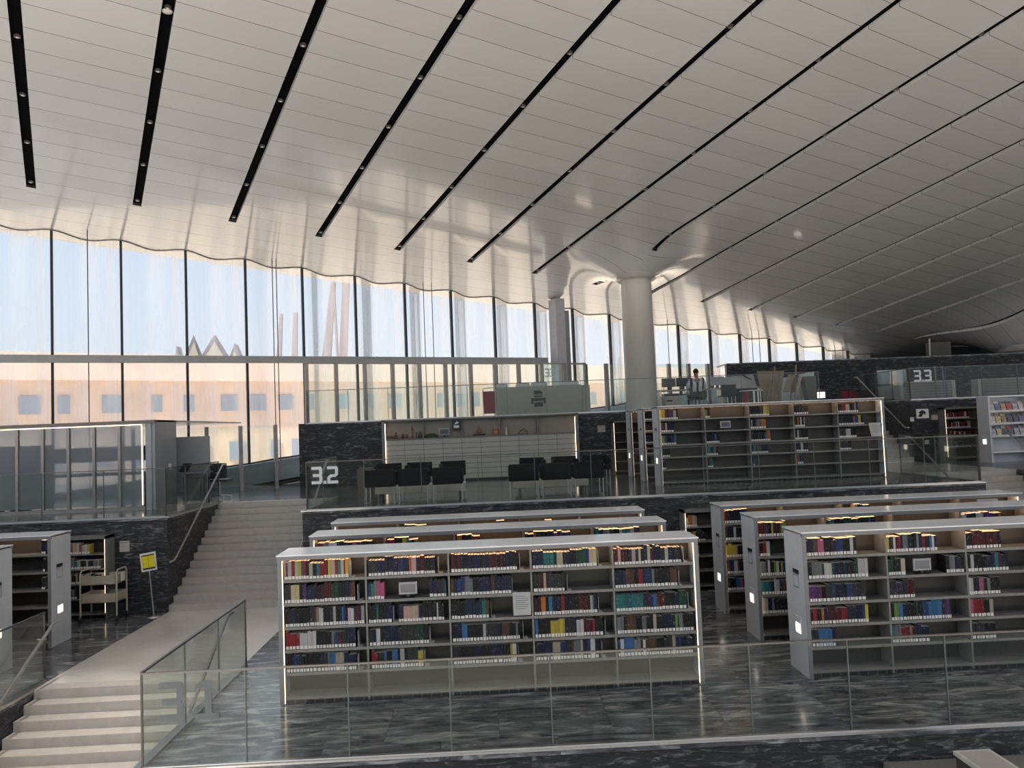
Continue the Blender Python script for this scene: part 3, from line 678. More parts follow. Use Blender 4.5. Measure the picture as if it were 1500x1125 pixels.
# keep 300 as individuals: the overflow of the third shelf joins the rest
over = IND[300:]; 
IND.sort(key=lambda r: (r['where'][1], r['where'][0]))
BULK += IND[300:]; IND = IND[:300]
first = True
for r in IND:
    if first: o = bookproto; tg = tagproto; first = False
    else:
        o = bookproto.copy(); COL.objects.link(o); tg = tagproto.copy(); COL.objects.link(tg); tg.parent = o
    o.location = r['p']; o.scale = r['s']; o.color = (*[min(1, c*RB.uniform(.8, 1.25)) for c in PAL[r['c']]], 1)
    bi, si, _ = r['where']
    size = 'tall' if r['s'][2] > .21 else ('short' if r['s'][2] < .185 else 'upright')
    tag(o, f"{size} {r['c']} book, {ORD[r['ord']-1]} from left, {SN[si]} shelf, {ORD[bi]} bay of nearest centre bookcase", 'book', 'books in the nearest centre bookcase')
def bulk(recs, name, label):
    m = MB(); cols = []
    for r in recs:
        x, y, z = r['p']; w, d, h = r['s']; c = PAL[r['c']]; f = RB.uniform(.8, 1.2); c = tuple(min(1, v*f) for v in c)
        n0 = len(m.f); m.box(x-w/2, x+w/2, y, y+d, z, z+h, 0); cols += [c]*6
        m.m[n0+1] = 1
        m.box(x-w*.38, x+w*.38, y-.003, y+.001, z+.008, z+.045, 2); cols += [(.8,.79,.76)]*6
    me = bpy.data.meshes.new(name); me.from_pydata(m.v, [], m.f)
    for q in (M_coverA, M_pages, M_tag): me.materials.append(q)
    me.polygons.foreach_set('material_index', m.m)
    ca = me.color_attributes.new('col', 'BYTE_COLOR', 'CORNER')
    buf = []
    for c in cols: buf += [*(v**(1/2.2) if False else v for v in c), 1.0]*4
    ca.data.foreach_set('color', buf)
    ob = bpy.data.objects.new(name, me); COL.objects.link(ob)
    tag(ob, label, 'books', None, 'stuff'); return ob
# thin metal bookends that close the runs in the nearest centre bookcase
bep = None
for bi, bay in enumerate(BAYF['A']):
    for si, runs in enumerate(bay):
        if runs[-1][1] > .95 or not runs: continue
        for ri, (a, b) in enumerate(runs[:1]):
            if bep is None:
                e = bep = MB().box(-.001, .001, 0, .15, 0, .19).box(-.001, .05, 0, .15, 0, .0015).build('bookend', M_case)
            else: e = bep.copy(); COL.objects.link(e)
            e.location = (-2.54+bi+b+.006, 9.775, SH[5-si]+.001)
            tag(e, f'thin grey metal bookend on the {SN[si]} shelf, {ORD[bi]} bay of nearest centre bookcase', 'bookend', 'bookends in the nearest centre bookcase')
# ------------------------------------------------------------------ shelf screens and notices
def display(label, loc, s=1.0):
    t = thing('shelf_screen', label, 'small screen', loc)
    box(-.11*s, .11*s, 0, .02, .045*s, .19*s).build('bezel', mk('bezel_grey', (.34,.34,.35), .4), t)
    MB().box(-.09*s, .09*s, -.003, 0, .065*s, .165*s).box(-.088*s,.088*s,-.004,-.003,.135*s,.14*s).build('screen', [mk('screen_blue_grey', (.09,.10,.13), .15)], t)
    MB().box(-.08*s, .08*s, -.02, .09, 0, .008).box(-.02*s, .02*s, .015, .035, 0, .08*s).build('foot', M_black, t)
display('small grey screen standing on the second shelf of the nearest centre bookcase', (-2.54+1.50, 9.80, SH[4]+.001))
display('small grey screen standing on the second shelf of the nearest right bookcase', (3.85+1.46, 9.80, SH[4]+.001))
display('small white screen on the sparsely filled bookcase of the middle terrace', (3.82+1.47, 17.58, Z2+SH[4]+.001), 1.05)
def notice(label, loc, w, h, tilt=.0, txt=True):
    t = thing('notice_sheet', label, 'notice', loc)
    m = MB().add([(0,0,0),(w,0,0),(w,.002,0),(0,.002,0),(0,tilt,h),(w,tilt,h),(w,tilt+.002,h),(0,tilt+.002,h)], [(0,3,2,1),(4,5,6,7),(0,1,5,4),(1,2,6,5),(2,3,7,6),(3,0,4,7)])
    m.build('sheet', mk('notice_grey', (.42,.42,.42), .5), t)
    if txt:
        m = MB()
        for i in range(7):
            z = h*(.82-.09*i); y = tilt*z/h; m.box(w*.14, w*(.86 if i%3 else .7), y-.003, y-.001, z, z+h*.018)
        m.build('printed_lines', mk('ink', (.08,.08,.09), .6), t)
notice('grey printed notice hanging in the third bay of the nearest centre bookcase', (-2.54+2.765, 9.755, SH[3]+.02), .215, .275)
notice('tilted cream notice at the right end of the middle terrace bookcase', (3.82+4.66, 17.40, Z2+SH[3]+.01), .26, .30, .10)
notice('tilted cream notice at the far right end of the third right bookcase', (3.85+4.30, 13.13, SH[5]+.02), .35, .20, .05)
# ------------------------------------------------------------------ shelves against the stone walls
def wall_shelf(label, x0, x1, yw, z0, top, nb, fills, rows=5):
    t = thing('wall_bookcase', label, 'bookcase', (x0, yw, z0)); W_ = x1-x0; d = .30
    box(0, .04, -d, 0, 0, top).build('side_panel', M_shelf, t); box(W_-.04, W_, -d, 0, 0, top).build('side_panel', M_shelf, t)
    box(0, W_, -d, 0, top-.05, top).build('top_panel', M_shelf, t)
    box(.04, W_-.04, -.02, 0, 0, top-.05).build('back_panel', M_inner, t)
    bw = (W_-.08)/nb
    for k in range(1, nb): box(.04+bw*k-.012, .04+bw*k+.012, -d+.01, -.02, .02, top-.05).build('upright', M_shelf, t)
    step = (top-.14)/rows
    for i in range(rows):
        z = .09+step*i; box(.04, W_-.04, -d+.005, -.02, z-.02, z).build('shelf', M_shelf, t)
        for k in range(nb):
            f = fills.get((k, rows-1-i))
            if f: row((x0+.055+bw*k+f[0]*bw, yw-d+.03, z0+z+.001), (f[1]-f[0])*bw-.02, None, .04, .15, .21, cols=f[2] if len(f) > 2 else None)
    for xx in (.042, W_-.05): box(xx, xx+.008, -d+.005, -d+.02, .1, top-.06).build('light_strip', M_led, t)
    return t
RC = ['maroon','red','maroon','red','black','cream','white']
wall_shelf('bookcase of assorted volumes against the dark wall behind the book cart', -9.1, -7.10, 15.34, 0, 1.50, 2, {(1,0):(.0,.72,['white','cream','yellow','pink','grey']),(1,1):(.1,.95,['black','cream','charcoal','maroon','teal','grey']),(1,2):(.1,.95,['grey','black','dark blue','cream']),(1,3):(.1,.5,['charcoal','maroon','grey']),(0,0):(0,.9),(0,1):(0,.9)})
wall_shelf('bookcase against the dark wall between the two groups of long bookcases', 3.62, 5.6, 15.34, 0, 1.51, 2, {(0,0):(.02,.28,['cream','orange','cream']),(0,1):(.05,.4),(0,2):(0,.3,['white','grey'])})
wall_shelf('beige empty wall bookcase left of the middle terrace end panels', 3.50, 5.5, 22.6, Z2, 1.50, 2, {})
wall_shelf('wall bookcase with red volumes beside the right grey end panel', 13.0, 14.3, 22.6, Z2, 1.51, 1, {(0,0):(.02,.62,RC),(0,1):(.02,.62,RC),(0,2):(.02,.7,RC),(0,3):(.03,.6,['black','charcoal','grey'])})
# drawer cabinet with lit display niche set in the upper wall
def cabinet():
    x0, x1, y = -2.97, 2.56, 22.38
    t = thing('drawer_cabinet', 'wide built-in drawer cabinet with a lit display niche above the black armchairs', 'cabinet', (x0, y, Z2)); W_ = x1-x0; H = 1.775
    MB().box(0, .09, 0, .21, 0, H).box(W_-.09, W_, 0, .21, 0, H).box(0, W_, 0, .21, H-.045, H).build('outer_frame', M_shelf, t)
    box(.09, W_-.09, .195, .21, 1.24, H-.05).build('niche_back', mk('niche_beige', (.26,.225,.18), .5), t)
    box(.09, W_-.09, .015, .2, 1.20, 1.235).build('niche_floor', M_shelf, t)
    bw = (W_-.18)/5
    for k in range(1, 5): box(.09+bw*k-.012, .09+bw*k+.012, .02, .2, 1.235, H-.045).build('niche_divider', M_shelf, t)
    for k in range(5):
        for i in range(8):
            z = .06+i*.1425
            for hh in range(2):
                xa = .09+bw*k+bw/2*hh+.006
                box(xa, xa+bw/2-.010, .03, .18, z+.005, z+.137).build('drawer', M_drawer, t)
    box(.09, W_-.09, .05, .2, 0, 1.2).build('carcass', M_black, t)
    for xx in (.092, W_-.106): box(xx, xx+.014, .0, .02, .1, H-.1).build('light_strip', M_led, t)
M_drawer = mk('drawer_front', (.40,.395,.345), .45, var=.03)
cabinet()
NZ = Z2+1.236; NY = 22.43
def figurine(label, x, prof, mat, cat='figurine'):
    o = MB().lathe([(r, z) for r, z in prof], 10).build('figurine', mat, None, (x, NY+.06, NZ)); tag(o, label, cat, 'small exhibits in the cabinet niche')
M_terra = mk('terracotta', (.22,.09,.045), .6); M_bronze = mk('dark_bronze', (.07,.05,.03), .5)
figurine('small dark cone figurine, second exhibit from the niche left end', -2.59, [(.05,0),(.05,.05),(.015,.14),(.02,.19)], M_bronze)
figurine('tiny bronze urn in the first niche bay', -2.40, [(.03,0),(.05,.05),(.02,.09),(.04,.13)], M_bronze)
figurine('slim bronze vial right of the tiny urn', -2.27, [(.03,0),(.03,.05),(.01,.13)], M_bronze)
figurine('tall slender candlestick figurine in the first niche bay', -2.13, [(.05,0),(.02,.03),(.012,.2),(.03,.24),(.008,.36)], M_terra)
figurine('thin bronze pin figure right of the candlestick', -2.01, [(.03,0),(.012,.04),(.012,.17)], M_bronze)
figurine('dark bottle figurine beside the first niche divider', -1.91, [(.05,0),(.055,.08),(.015,.12),(.015,.19)], M_black)
figurine('small pale cone in the fourth niche bay', .52, [(.03,0),(.015,.16),(.008,.22)], M_paper)
figurine('slender pale spire beside the small cone', .61, [(.025,0),(.012,.2),(.006,.30)], M_shelf)
o = MB().box(-.17,.17,-.03,.03,0,.03).prism([(-.2,.05),(-.12,0),(.12,0),(.22,.06)], -.035, .035, 'y').build('model_boat', M_black, None, (-.255, NY+.06, NZ)); tag(o, 'black model boat hull with brown sail in the niche', 'model boat')
MB().prism([(-.01,.06),(.01,.06),(.01,.30),(-.01,.30)], -.006, .006, 'y').prism([(-.10,.09),(.0,.09),(-.01,.26)], -.004, .004, 'y').prism([(.02,.08),(.1,.1),(.02,.24)], -.004, .004, 'y').build('sail', M_terra, o)
o = MB().box(-.09,.09,-.03,.03,0,.17).box(-.05,.05,-.036,-.03,.03,.14,1).build('framed_tile', [M_terra, mk('frame_pic', (.45,.2,.1), .6)], None, (.22, NY+.06, NZ)); tag(o, 'square orange-brown framed tile left of the third niche divider', 'tile')
o = MB().box(-.12,.12,-.05,.05,0,.05).box(-.08,.08,-.04,.04,.05,.09).build('small_chest', M_bronze, None, (-2.76, NY+.06, NZ)); tag(o, 'little brown chest at the left end of the niche', 'box')
o = MB().lathe([(.20,0),(.19,.04),(.14,.09),(.05,.12)], 16).build('green_mound', mk('moss', (.03,.06,.02), .9, bump=.6, scale=30), None, (-1.60, NY+.08, NZ)); o.scale = (1,.35,1); tag(o, 'dark green mound-shaped exhibit beside the niche screen', 'exhibit')
o = MB().tube([(-.12,0,.0),(-.1,0,.08),(0,0,.16),(.1,0,.08),(.12,0,0)], .012, 6).box(-.14,.14,-.03,.03,0,.02).build('arched_ornament', M_bronze, None, (1.0, NY+.06, NZ)); tag(o, 'small arched bronze ornament in the fourth niche bay', 'ornament')
display('white-framed little screen standing in the cabinet niche', (-1.22, NY, NZ), 1.35)
n = thing('poster_card', 'black and white picture card on the divider of the niche', 'picture', (-1.0, 22.36, NZ+.2))
o = MB().box(0,.26,0,.01,0,.28).build('card', M_black, n); MB().box(.05,.2,-.003,0,.05,.12).prism([(.06,.14),(.2,.18),(.14,.24)], -.003, 0, 'y').build('picture', M_paper, n)
# wall cards and plaques
def plaque(label, x, y, z, w, h, mat, dark=None):
    o = MB().box(0,w,-.012,0,0,h).build('wall_plaque', mat, None, (x, y, z)); tag(o, label, 'wall sign')
    if dark: MB().box(w*.1,w*.9,-.016,-.012,h*.78,h*.9).box(w*.1,w*.8,-.016,-.012,h*.45,h*.5).build('print', mk('print_grey',(.3,.29,.28),.6), o)
    return o
M_card = mk('card_beige', (.40,.38,.34), .6)
plaque('square beige card on the dark wall right of the third centre bookcase', 2.76, 15.33, 1.25, .17, .22, M_card, 1)
plaque('beige card on the dark wall above the book cart', -7.00, 15.33, 1.16, .18, .20, mk('card_pinkish', (.50,.44,.41), .6), 1)
plaque('small pale card on the dark wall right of the drawer cabinet', 3.12, 22.59, 2.97, .22, .19, M_card, 1)
o = plaque('black and white picture poster on the dark right wall', 12.36, 22.59, 3.00, .36, .27, M_paper)
MB().prism([(.04,.05),(.10,.14),(.06,.17),(.17,.24),(.27,.19),(.26,.08),(.20,.14),(.15,.04)], -.016, -.012, 'y').build('ink_picture', M_black, o)
plaque('small white card left of the picture poster', 12.17, 22.59, 2.92, .11, .12, M_paper, 1)
plaque('pinkish card right of the picture poster', 12.80, 22.59, 2.94, .18, .14, mk('card_pink', (.52,.42,.40), .6), 1)
plaque('dark card with a red corner below the picture poster', 12.42, 22.59, 2.66, .40, .24, mk('card_dark', (.02,.02,.025), .4))
plaque('small pale light switch on the stone wall beside the right stairs', 12.55, 22.59, 2.25, .12, .12, M_paper)
plaque('small orange-beige card on the lower shelves behind the right guard', 14.0-.15, 22.27, 2.22, .2, .13, mk('card_tan', (.45,.30,.16), .6))
def litbox(label, x, y, z, w=.26, h=.22):
    o = MB().box(-.02,w+.02,-.03,0,-.02,h+.05).build('lit_plaque', M_darksteel, None, (x,y,z)); tag(o, label, 'lit sign'); box(0,w,-.036,-.03,0,h*.75).build('lit_face', M_ledw, o)
litbox('small glowing white sign on the dark wall beyond the easels', 12.55, 29.86, 3.86, .3, .3)
# ------------------------------------------------------------------ magazine case at the right
def magazines():
    x0, y0 = 13.32, 20.69
    t = thing('magazine_case', 'white magazine bookcase with grey end panel at the right edge', 'bookcase', (x0, y0, Z2)); W_ = 4.2; H = 1.76
    e = box(-.05, 0, 0, .5, 0, H).build('end_panel', M_case, t)
    box(-.062, -.05, .14, .32, .47, .67).build('light_frame', M_case, e); box(-.07, -.062, .16, .30, .49, .62).build('lit_sign', M_ledw, e)
    box(0, W_, -.02, .5, H-.03, H).build('top_panel', M_top, t); box(0, W_, .30, .32, 0, H).build('back_panel', M_case, t)
    M_wsh = mk('white_shelf', (.66,.66,.66), .4)
    for z in (.30, .72, 1.05, 1.38): box(0, W_, .0, .3, z-.05, z).build('shelf', M_wsh, t)
    for x in (1.0, 2.0, 3.0): box(x-.012, x+.012, .01, .3, 0, H-.03).build('upright', M_wsh, t)
    pal = [(.5,.30,.15),(.16,.17,.30),(.45,.43,.42),(.5,.12,.10),(.22,.24,.38),(.6,.55,.5),(.12,.12,.14),(.30,.22,.12),(.55,.45,.25)]
    k = 0
    for zi, z in enumerate((.72, 1.05, 1.38)):
        for x in range(12):
            for r_ in range(2):
                xx = x0+(.03+x*.158 if x < 6 else 1.03+(x-6)*.158)+r_*.03; hh = .17 if r_ == 0 else .23
                c = random.choice(pal); mm = mk('magazine_%d' % (pal.index(c)), c, .35, var=.5, scale=25)
                yy = y0+.06+r_*.10; zz = Z2+z+.001
                o = MB().hexa([(0,0,0),(.13,0,0),(.13,.006,0),(0,.006,0)], [(0,.04,hh),(.13,.04,hh),(.13,.046,hh),(0,.046,hh)]).build('magazine', mm, None, (xx, yy, zz))
                nm = ['orange','navy','grey','red','blue','cream','black','brown','tan'][pal.index(c)]
                tag(o, f"{nm} magazine, {['front','rear'][r_]} row, {ORD[x]} from left, {['lower','middle','upper'][zi]} shelf of the white magazine case", 'magazine', 'magazines in the white case'); k += 1
magazines()
for k, (x, lab) in enumerate([(12.36,'left'),(14.75,'right')]):
    t = thing('low_shelf_unit', f'low pale slatted shelf unit on the upper right terrace, the {lab} one', 'shelf unit', (x, 23.4, Z3))
    box(0, 1.70 if k == 0 else 2.2, .0, .35, 0, .56).build('body', mk('pale_green_grey', (.42,.43,.40), .5), t)
    for i in range(6): box(.10, 1.58, -.012, .0, .05+i*.083, .05+i*.083+.07).build('slat', M_shelf, t)
# ------------------------------------------------------------------ armchairs
def armchair(label, x, y, z, rz=0, grp='black armchairs on the middle terrace'):
    t = thing('armchair', label, 'armchair', (x, y, z), rz, grp)
    box(-.30, .30, 0, .12, .35, .69).build('backrest', M_leather, t, bevel=.02)
    box(-.24, .24, .10, .62, .36, .47).build('seat', M_leather, t, bevel=.02)
    for s in (-1, 1):
        box(s*.27-.035, s*.27+.035, .08, .62, .36, .64).build('armrest', M_leather, t, bevel=.015)
        for yy in (.03, .58): MB().tube([(s*.28, yy, 0), (s*.28, yy, .38)], .011, 8).build('leg', M_steel, t)
    MB().tube([(-.28,.03,.02),(-.28,.58,.02)], .010, 6).tube([(.28,.03,.02),(.28,.58,.02)], .010, 6).build('runner', M_steel, t)
    return t
M_leather = mk('black_leather', (.003,.0045,.007), .6, spec=.12)
names = ['first','second','third','fourth','fifth','sixth']
for i, x in enumerate((-2.19, -1.53, -.845, .69, 1.34, 2.0)):
    armchair(f'black armchair seen from behind, {names[i]} from the left in the near row', x, 16.0, Z2)
for i, x in enumerate((-2.45, -1.72, -.92, .98, 1.75, 2.5)):
    armchair(f'black armchair facing the camera, {names[i]} from the left in the far row', x+.05, 19.3, Z2, math.pi)
for k, (xa, xb, lab) in enumerate(((-2.55, -.62, 'left'), (.42, 2.02, 'right'))):
    o = box(0, xb-xa, 0, .5, .12, .30).build('low_table', mk('table_beige', (.40,.39,.33), .4), None, (xa+.1, 17.1, Z2), bevel=.02); tag(o, f'long low beige table in front of the {lab} trio of armchairs', 'table')
    for xx in (.1, xb-xa-.15): box(xx, xx+.05, .05, .45, -.0, .13).build('foot', M_darksteel, o)
# plant-like pale vase and box seen through the 3.2 glass
t = thing('waste_bin', 'dark square waste bin behind the 3.2 glass guard', 'bin', (-2.95, 17.9, Z2)); box(0,.36,0,.36,0,.62).build('body', mk('bin_brown', (.10,.085,.065), .5), t); box(.03,.33,.03,.33,.62,.66).build('lid', M_darksteel, t)
# ------------------------------------------------------------------ frosted room on the left terrace
def frosted():
    m = bpy.data.materials.new('frosted_glass'); m.use_nodes = True; tt = m.node_tree; tt.nodes.clear(); N = tt.nodes.new; L = tt.links.new
    o = N('ShaderNodeOutputMaterial'); rf = N('ShaderNodeBsdfRefraction'); rf.inputs['Roughness'].default_value = .33; rf.inputs['IOR'].default_value = 1.02; rf.inputs[0].default_value = (.80,.86,.92,1)
    df = N('ShaderNodeBsdfDiffuse'); df.inputs[0].default_value = (.34,.38,.42,1); gl = N('ShaderNodeBsdfGlossy'); gl.inputs['Roughness'].default_value = .12
    nz = N('ShaderNodeTexNoise'); nz.inputs['Scale'].default_value = 1.5; mr = N('ShaderNodeMapRange'); L(nz.outputs['Fac'], mr.inputs[0]); mr.inputs[3].default_value = .30; mr.inputs[4].default_value = .42
    m1 = N('ShaderNodeMixShader'); L(mr.outputs[0], m1.inputs[0]); L(rf.outputs[0], m1.inputs[1]); L(df.outputs[0], m1.inputs[2])
    m2 = N('ShaderNodeMixShader'); m2.inputs[0].default_value = .07; L(m1.outputs[0], m2.inputs[1]); L(gl.outputs[0], m2.inputs[2]); L(m2.outputs[0], o.inputs[0])
    x1, y0, y1 = -7.32, 17.25, 18.45; Hh = 1.90
    t = thing('meeting_room', 'frosted glass meeting room with warm-lit frame on the left terrace', 'glass room', (x1, y0, Z2))
    k = 0; x = 0
    while x > -8.4:
        w = .535 if x < -.1 or True else .5
        box(x-w+.03, x-.03, .0, .012, .10, Hh-.12).build('frosted_panel', m, t); box(x-w-.03, x-w+.03, -.03, .05, .02, Hh-.1).build('mullion', M_post, t); x -= w
    box(-8.8, .22, -.06, .1, Hh-.07, Hh).build('top_frame', mk('frame_brown', (.16,.14,.125), .4, .5), t)
    box(-8.8, .0, -.04, .06, .0, .08).build('bottom_frame', M_post, t)
    box(-8.8, -.05, -.035, -.015, Hh-.10, Hh-.082).build('warm_light_strip', M_ledsoft, t); box(-.06, -.045, -.035, -.02, .1, Hh-.1).build('warm_light_strip', M_ledsoft, t)
    e = box(.0, .20, .02, y1-y0, 0, Hh).build('side_wall', M_grey, t)
    box(.02, .14, -.02, .02, .0, Hh-.07).build('corner_post', M_grey, t)
    o_ = box(.2, .212, .75, .87, .80, .93).build('switch_plate', M_paper, e)
    box(-8.8, .2, .1, 6, Hh-.04, Hh+.0).build('roof_panel', M_grey, t)
    # things inside, seen blurred
    o1 = box(-3.6,-.4,2.2,2.3,1.0,1.35).build('wall_screen', M_black, None, (x1, y0, Z2)); tag(o1, 'wide dark wall screen blurred behind the frosted glass', 'screen')
    o2 = thing('meeting_table', 'long dark meeting table blurred behind the frosted glass', 'table', (x1-2.2, y0+1.6, Z2)); box(-1.6,1.9,-.4,.5,.70,.75).build('table_top', M_darksteel, o2)
    for xx in (-1.4, 1.6): box(xx, xx+.08, -.3, .4, 0, .7).build('leg', M_darksteel, o2)
    o3 = box(0,1.0,0,.5,0,1.35).build('tall_cupboard', mk('cup_dark', (.07,.075,.08), .5), None, (x1-4.6, y0+.6, Z2)); tag(o3, 'tall dark cupboard blurred behind the frosted glass panes', 'cupboard')
M_ledsoft = mk('warm_line', (1,.8,.6), .5, emit=(1,.70,.48), es=1.6)
frosted()
def curtain():
    m = MB(); n = 60; vs = []
    for i in range(n+1): x = i*.02; y = .04*math.sin(i*.9); vs += [(x, y, .05), (x, y, 1.45)]
    m.add(vs, [(2*i, 2*i+2, 2*i+3, 2*i+1) for i in range(n)], 0, True)
    o = m.build('curtain', mk('curtain_brown', (.16,.14,.11), .8), None, (-10.8, 17.9, Z2)); tag(o, 'brown pleated curtain blurred behind the frosted glass', 'curtain')
curtain()
t = thing('partition_panel', 'plain grey partition right of the frosted room, behind the small desk', 'partition', (-7.62, 19.2, Z2)); box(0, .98, 0, .06, .55, 1.52).build('panel', M_grey, t)
for xx in (.03, .9): box(xx, xx+.05, .0, .05, 0, .55).build('leg', M_darksteel, t)
t = thing('small_desk', 'small grey desk with paper and folder beside the frosted room', 'desk', (-7.32, 18.75, Z2)); box(-.05,.80,-.15,.35,.66,.70).build('table_top', M_grey, t); box(-.02,.30,-.1,.3,.25,.66).build('side_panel', M_grey, t)
for xx in (.0, .74): MB().tube([(xx,.1,0),(xx,.1,.66)], .015).build('leg', M_steel, t)
o = MB().hexa([(0,0,0),(.2,0,0),(.2,.01,0),(0,.01,0)], [(.06,.12,.20),(.26,.12,.20),(.26,.13,.20),(.06,.13,.20)]).build('folder_stand', M_black, None, (-7.18, 18.72, Z2+.701)); tag(o, 'black slanted folder standing on the small desk', 'folder')
o = box(0,.2,0,.15,0,.004).build('paper_sheet', M_paper, None, (-7.33, 18.68, Z2+.701)); tag(o, 'white paper sheet lying on the small desk', 'paper')
t = thing('mobile_cabinet', 'grey panel cabinet in a steel frame under the small desk', 'cabinet', (-6.98, 18.55, Z2)); box(0,.34,0,.3,.05,.55).build('body', mk('panel_dark_grey', (.15,.155,.16), .5), t)
MB().tube([(-.03,-.02,0),(-.03,-.02,.6),(.37,-.02,.6),(.37,-.02,0),(-.03,-.02,0)], .014).build('frame', M_steel, t)
t = thing('swivel_chair', 'black mesh swivel chair with chrome legs left of the upper stairs', 'chair', (-6.50, 19.25, Z2))
box(-.24,.24,.0,.04,.50,.86).build('backrest', M_black, t, bevel=.02); box(-.24,.24,.02,.46,.42,.47).build('seat', M_black, t, bevel=.02)
MB().tube([(0,.22,.08),(0,.22,.42)], .025).build('stem', M_steel, t)
for a in range(5):
    an = a*2*math.pi/5+.3; MB().tube([(0,.22,.10),(.26*math.cos(an),.22+.26*math.sin(an),.06)], .016).tube([(.26*math.cos(an),.22+.26*math.sin(an),.001),(.26*math.cos(an),.22+.26*math.sin(an),.06)], .022).build('leg', M_steel, t)
# ------------------------------------------------------------------ book cart and floor sign
def cart():
    t = thing('book_cart', 'beige steel book cart on black casters at the left', 'cart', (-7.42, 14.72, 0)); M_b = mk('cart_beige', (.46,.41,.32), .45)
    Wc, D = .62, .40
    for z in (.34, .66):
        MB().box(0, Wc, 0, .012, z, z+.17).box(0, Wc, D-.012, D, z, z+.17).box(0, .012, 0, D, z, z+.17).box(Wc-.012, Wc, 0, D, z, z+.17).box(0, Wc, 0, D, z+.0, z+.012).build('tray', M_b, t)
    for x in (-.012, Wc+.012):
        MB().tube([(x,0,.09),(x,0,.86),(x,.05,.92),(x,D-.05,.92),(x,D,.86),(x,D,.09)], .016, 8).build('end_frame', M_b, t)
        for y in (0, D):
            MB().lathe([(.058,-.016),(.058,.016)], 14).build('caster', M_black, t).matrix_local = Matrix.Translation((x, y, .058)) @ Matrix.Rotation(math.pi/2, 4, 'Y')
            MB().box(x-.022,x+.022,y-.012,y+.012,.055,.10).build('caster_fork', M_steel, t)
    box(Wc+.03, Wc+.034, .12, .28, .70, .86).build('paper_label', M_paper, t)
cart()
t = thing('floor_sign', 'yellow notice in a white frame on a thin leaning floor stand', 'sign', (-6.24, 14.98, 0))
MB().lathe([(.12,0),(.12,.012),(.02,.02)], 16).build('foot', M_steel, t); MB().tube([(0,0,.01),(-.07,0,.84)], .011).build('pole', M_steel, t)
f = MB().hexa([(-.20,-.02,.82),(.075,-.02,.86),(.075,0,.86),(-.20,0,.82)], [(-.235,-.02,1.15),(.045,-.02,1.19),(.045,0,1.19),(-.235,0,1.15)]).build('frame', M_paper, t)
MB().hexa([(-.175,-.024,.855),(.05,-.024,.885),(.05,-.02,.885),(-.175,-.02,.855)], [(-.205,-.024,1.12),(.025,-.024,1.155),(.025,-.02,1.155),(-.205,-.02,1.12)]).build('sign_back', M_black, t)
ys = mk('yellow_sheet', (.72,.62,.02), .5, var=.12, scale=40)
MB().hexa([(-.175,-.028,.885),(-.068,-.028,.90),(-.068,-.024,.90),(-.175,-.024,.885)], [(-.195,-.028,1.10),(-.088,-.028,1.115),(-.088,-.024,1.115),(-.195,-.024,1.10)]).hexa([(-.062,-.028,.90),(.045,-.028,.915),(.045,-.024,.915),(-.062,-.024,.90)], [(-.082,-.028,1.115),(.025,-.028,1.13),(.025,-.024,1.13),(-.082,-.024,1.115)]).build('yellow_sheet', ys, t)
# ------------------------------------------------------------------ upper terrace furniture
t = thing('print_station', 'long grey-green print counter with a printer symbol behind the upper guard', 'counter', (.30, 24.3, Z3)); M_pg = mk('station_green_grey', (.29,.30,.25), .4)
box(0,2.62,0,.7,0,.90).build('body', M_pg, t, bevel=.01); box(2.62,2.88,.05,.7,0,.88).build('end_box', M_pg, t)
MB().box(1.06,1.50,-.02,-.005,.44,.53).box(1.06,1.12,-.02,-.005,.36,.44).box(1.44,1.50,-.02,-.005,.36,.44).box(1.15,1.41,-.02,-.005,.27,.40).box(1.15,1.41,-.02,-.005,.56,.59).box(1.15,1.41,-.02,-.005,.61,.635).prism([(1.15,.66),(1.41,.66),(1.41,.70),(1.35,.76),(1.15,.76)], -.02, -.005, 'y').build('printer_symbol', M_black, t)
for i, (x, w, lab) in enumerate(((.02,.34,'left'),(.62,.42,'second'),(1.08,.5,'third'),(2.0,.55,'right'))):
    tt = thing('printer', f'grey office printer on the print counter, the {lab} one', 'printer', (.30+x, 24.36, Z3+.901)); box(0,w,0,.4,0,.09).build('body', mk('printer_grey',(.45,.46,.47),.4), tt); box(.03,w-.03,.05,.3,.09,.13).build('lid', M_grey, tt)
t = thing('book_truck', 'dark red metal book truck left of the print counter', 'cart', (-.10, 24.4, Z3)); box(0,.36,0,.4,.12,.80).build('red_panel', M_red, t)
MB().tube([(-.01,0,0),(-.01,0,.86),(.04,0,.90),(.32,0,.90),(.37,0,.86),(.37,0,0)], .013).build('frame', M_steel, t)
def desk(label, x, y, w):
    t = thing('desk', label, 'desk', (x, y-.6, Z3)); box(0,w,0,.7,.70,.74).build('table_top', mk('desk_white',(.5,.5,.49),.4), t)
    for xx in (.04, w-.08): box(xx,xx+.04,.04,.66,0,.70).build('leg', M_steel, t)
desk('long white desk behind the column and the seated person', 5.9, 27.6, 2.25)
for i, (x, lab) in enumerate(((6.05,'left of the seated person'),(6.55,'directly left beside the seated person'),(7.75,'right of the seated person'))):
    tt = thing('monitor', f'dark desktop monitor {lab}', 'monitor', (x, 27.2, Z3+.741)); box(0,.48,0,.04,.10,.40).build('display_panel', [M_darksteel, M_black, M_grey][i], tt); box(.2,.28,.02,.08,0,.1).build('stand', M_black, tt)
t = thing('photocopier', 'beige photocopier right of the column', 'copier', (5.72, 25.4, Z3)); MB().box(0,.52,0,.5,0,.40).box(-.04,.50,.05,.5,.40,.47).build('body', mk('copier_beige',(.36,.34,.29),.5), t); box(.0,.5,.05,.45,.47,.55).build('scanner_lid', M_black, t); box(.06,.24,-.012,0,.3,.34).build('control_panel', M_black, t)
box(.3,.45,-.012,0,.1,.13).build('drawer_handle', M_darksteel, t)
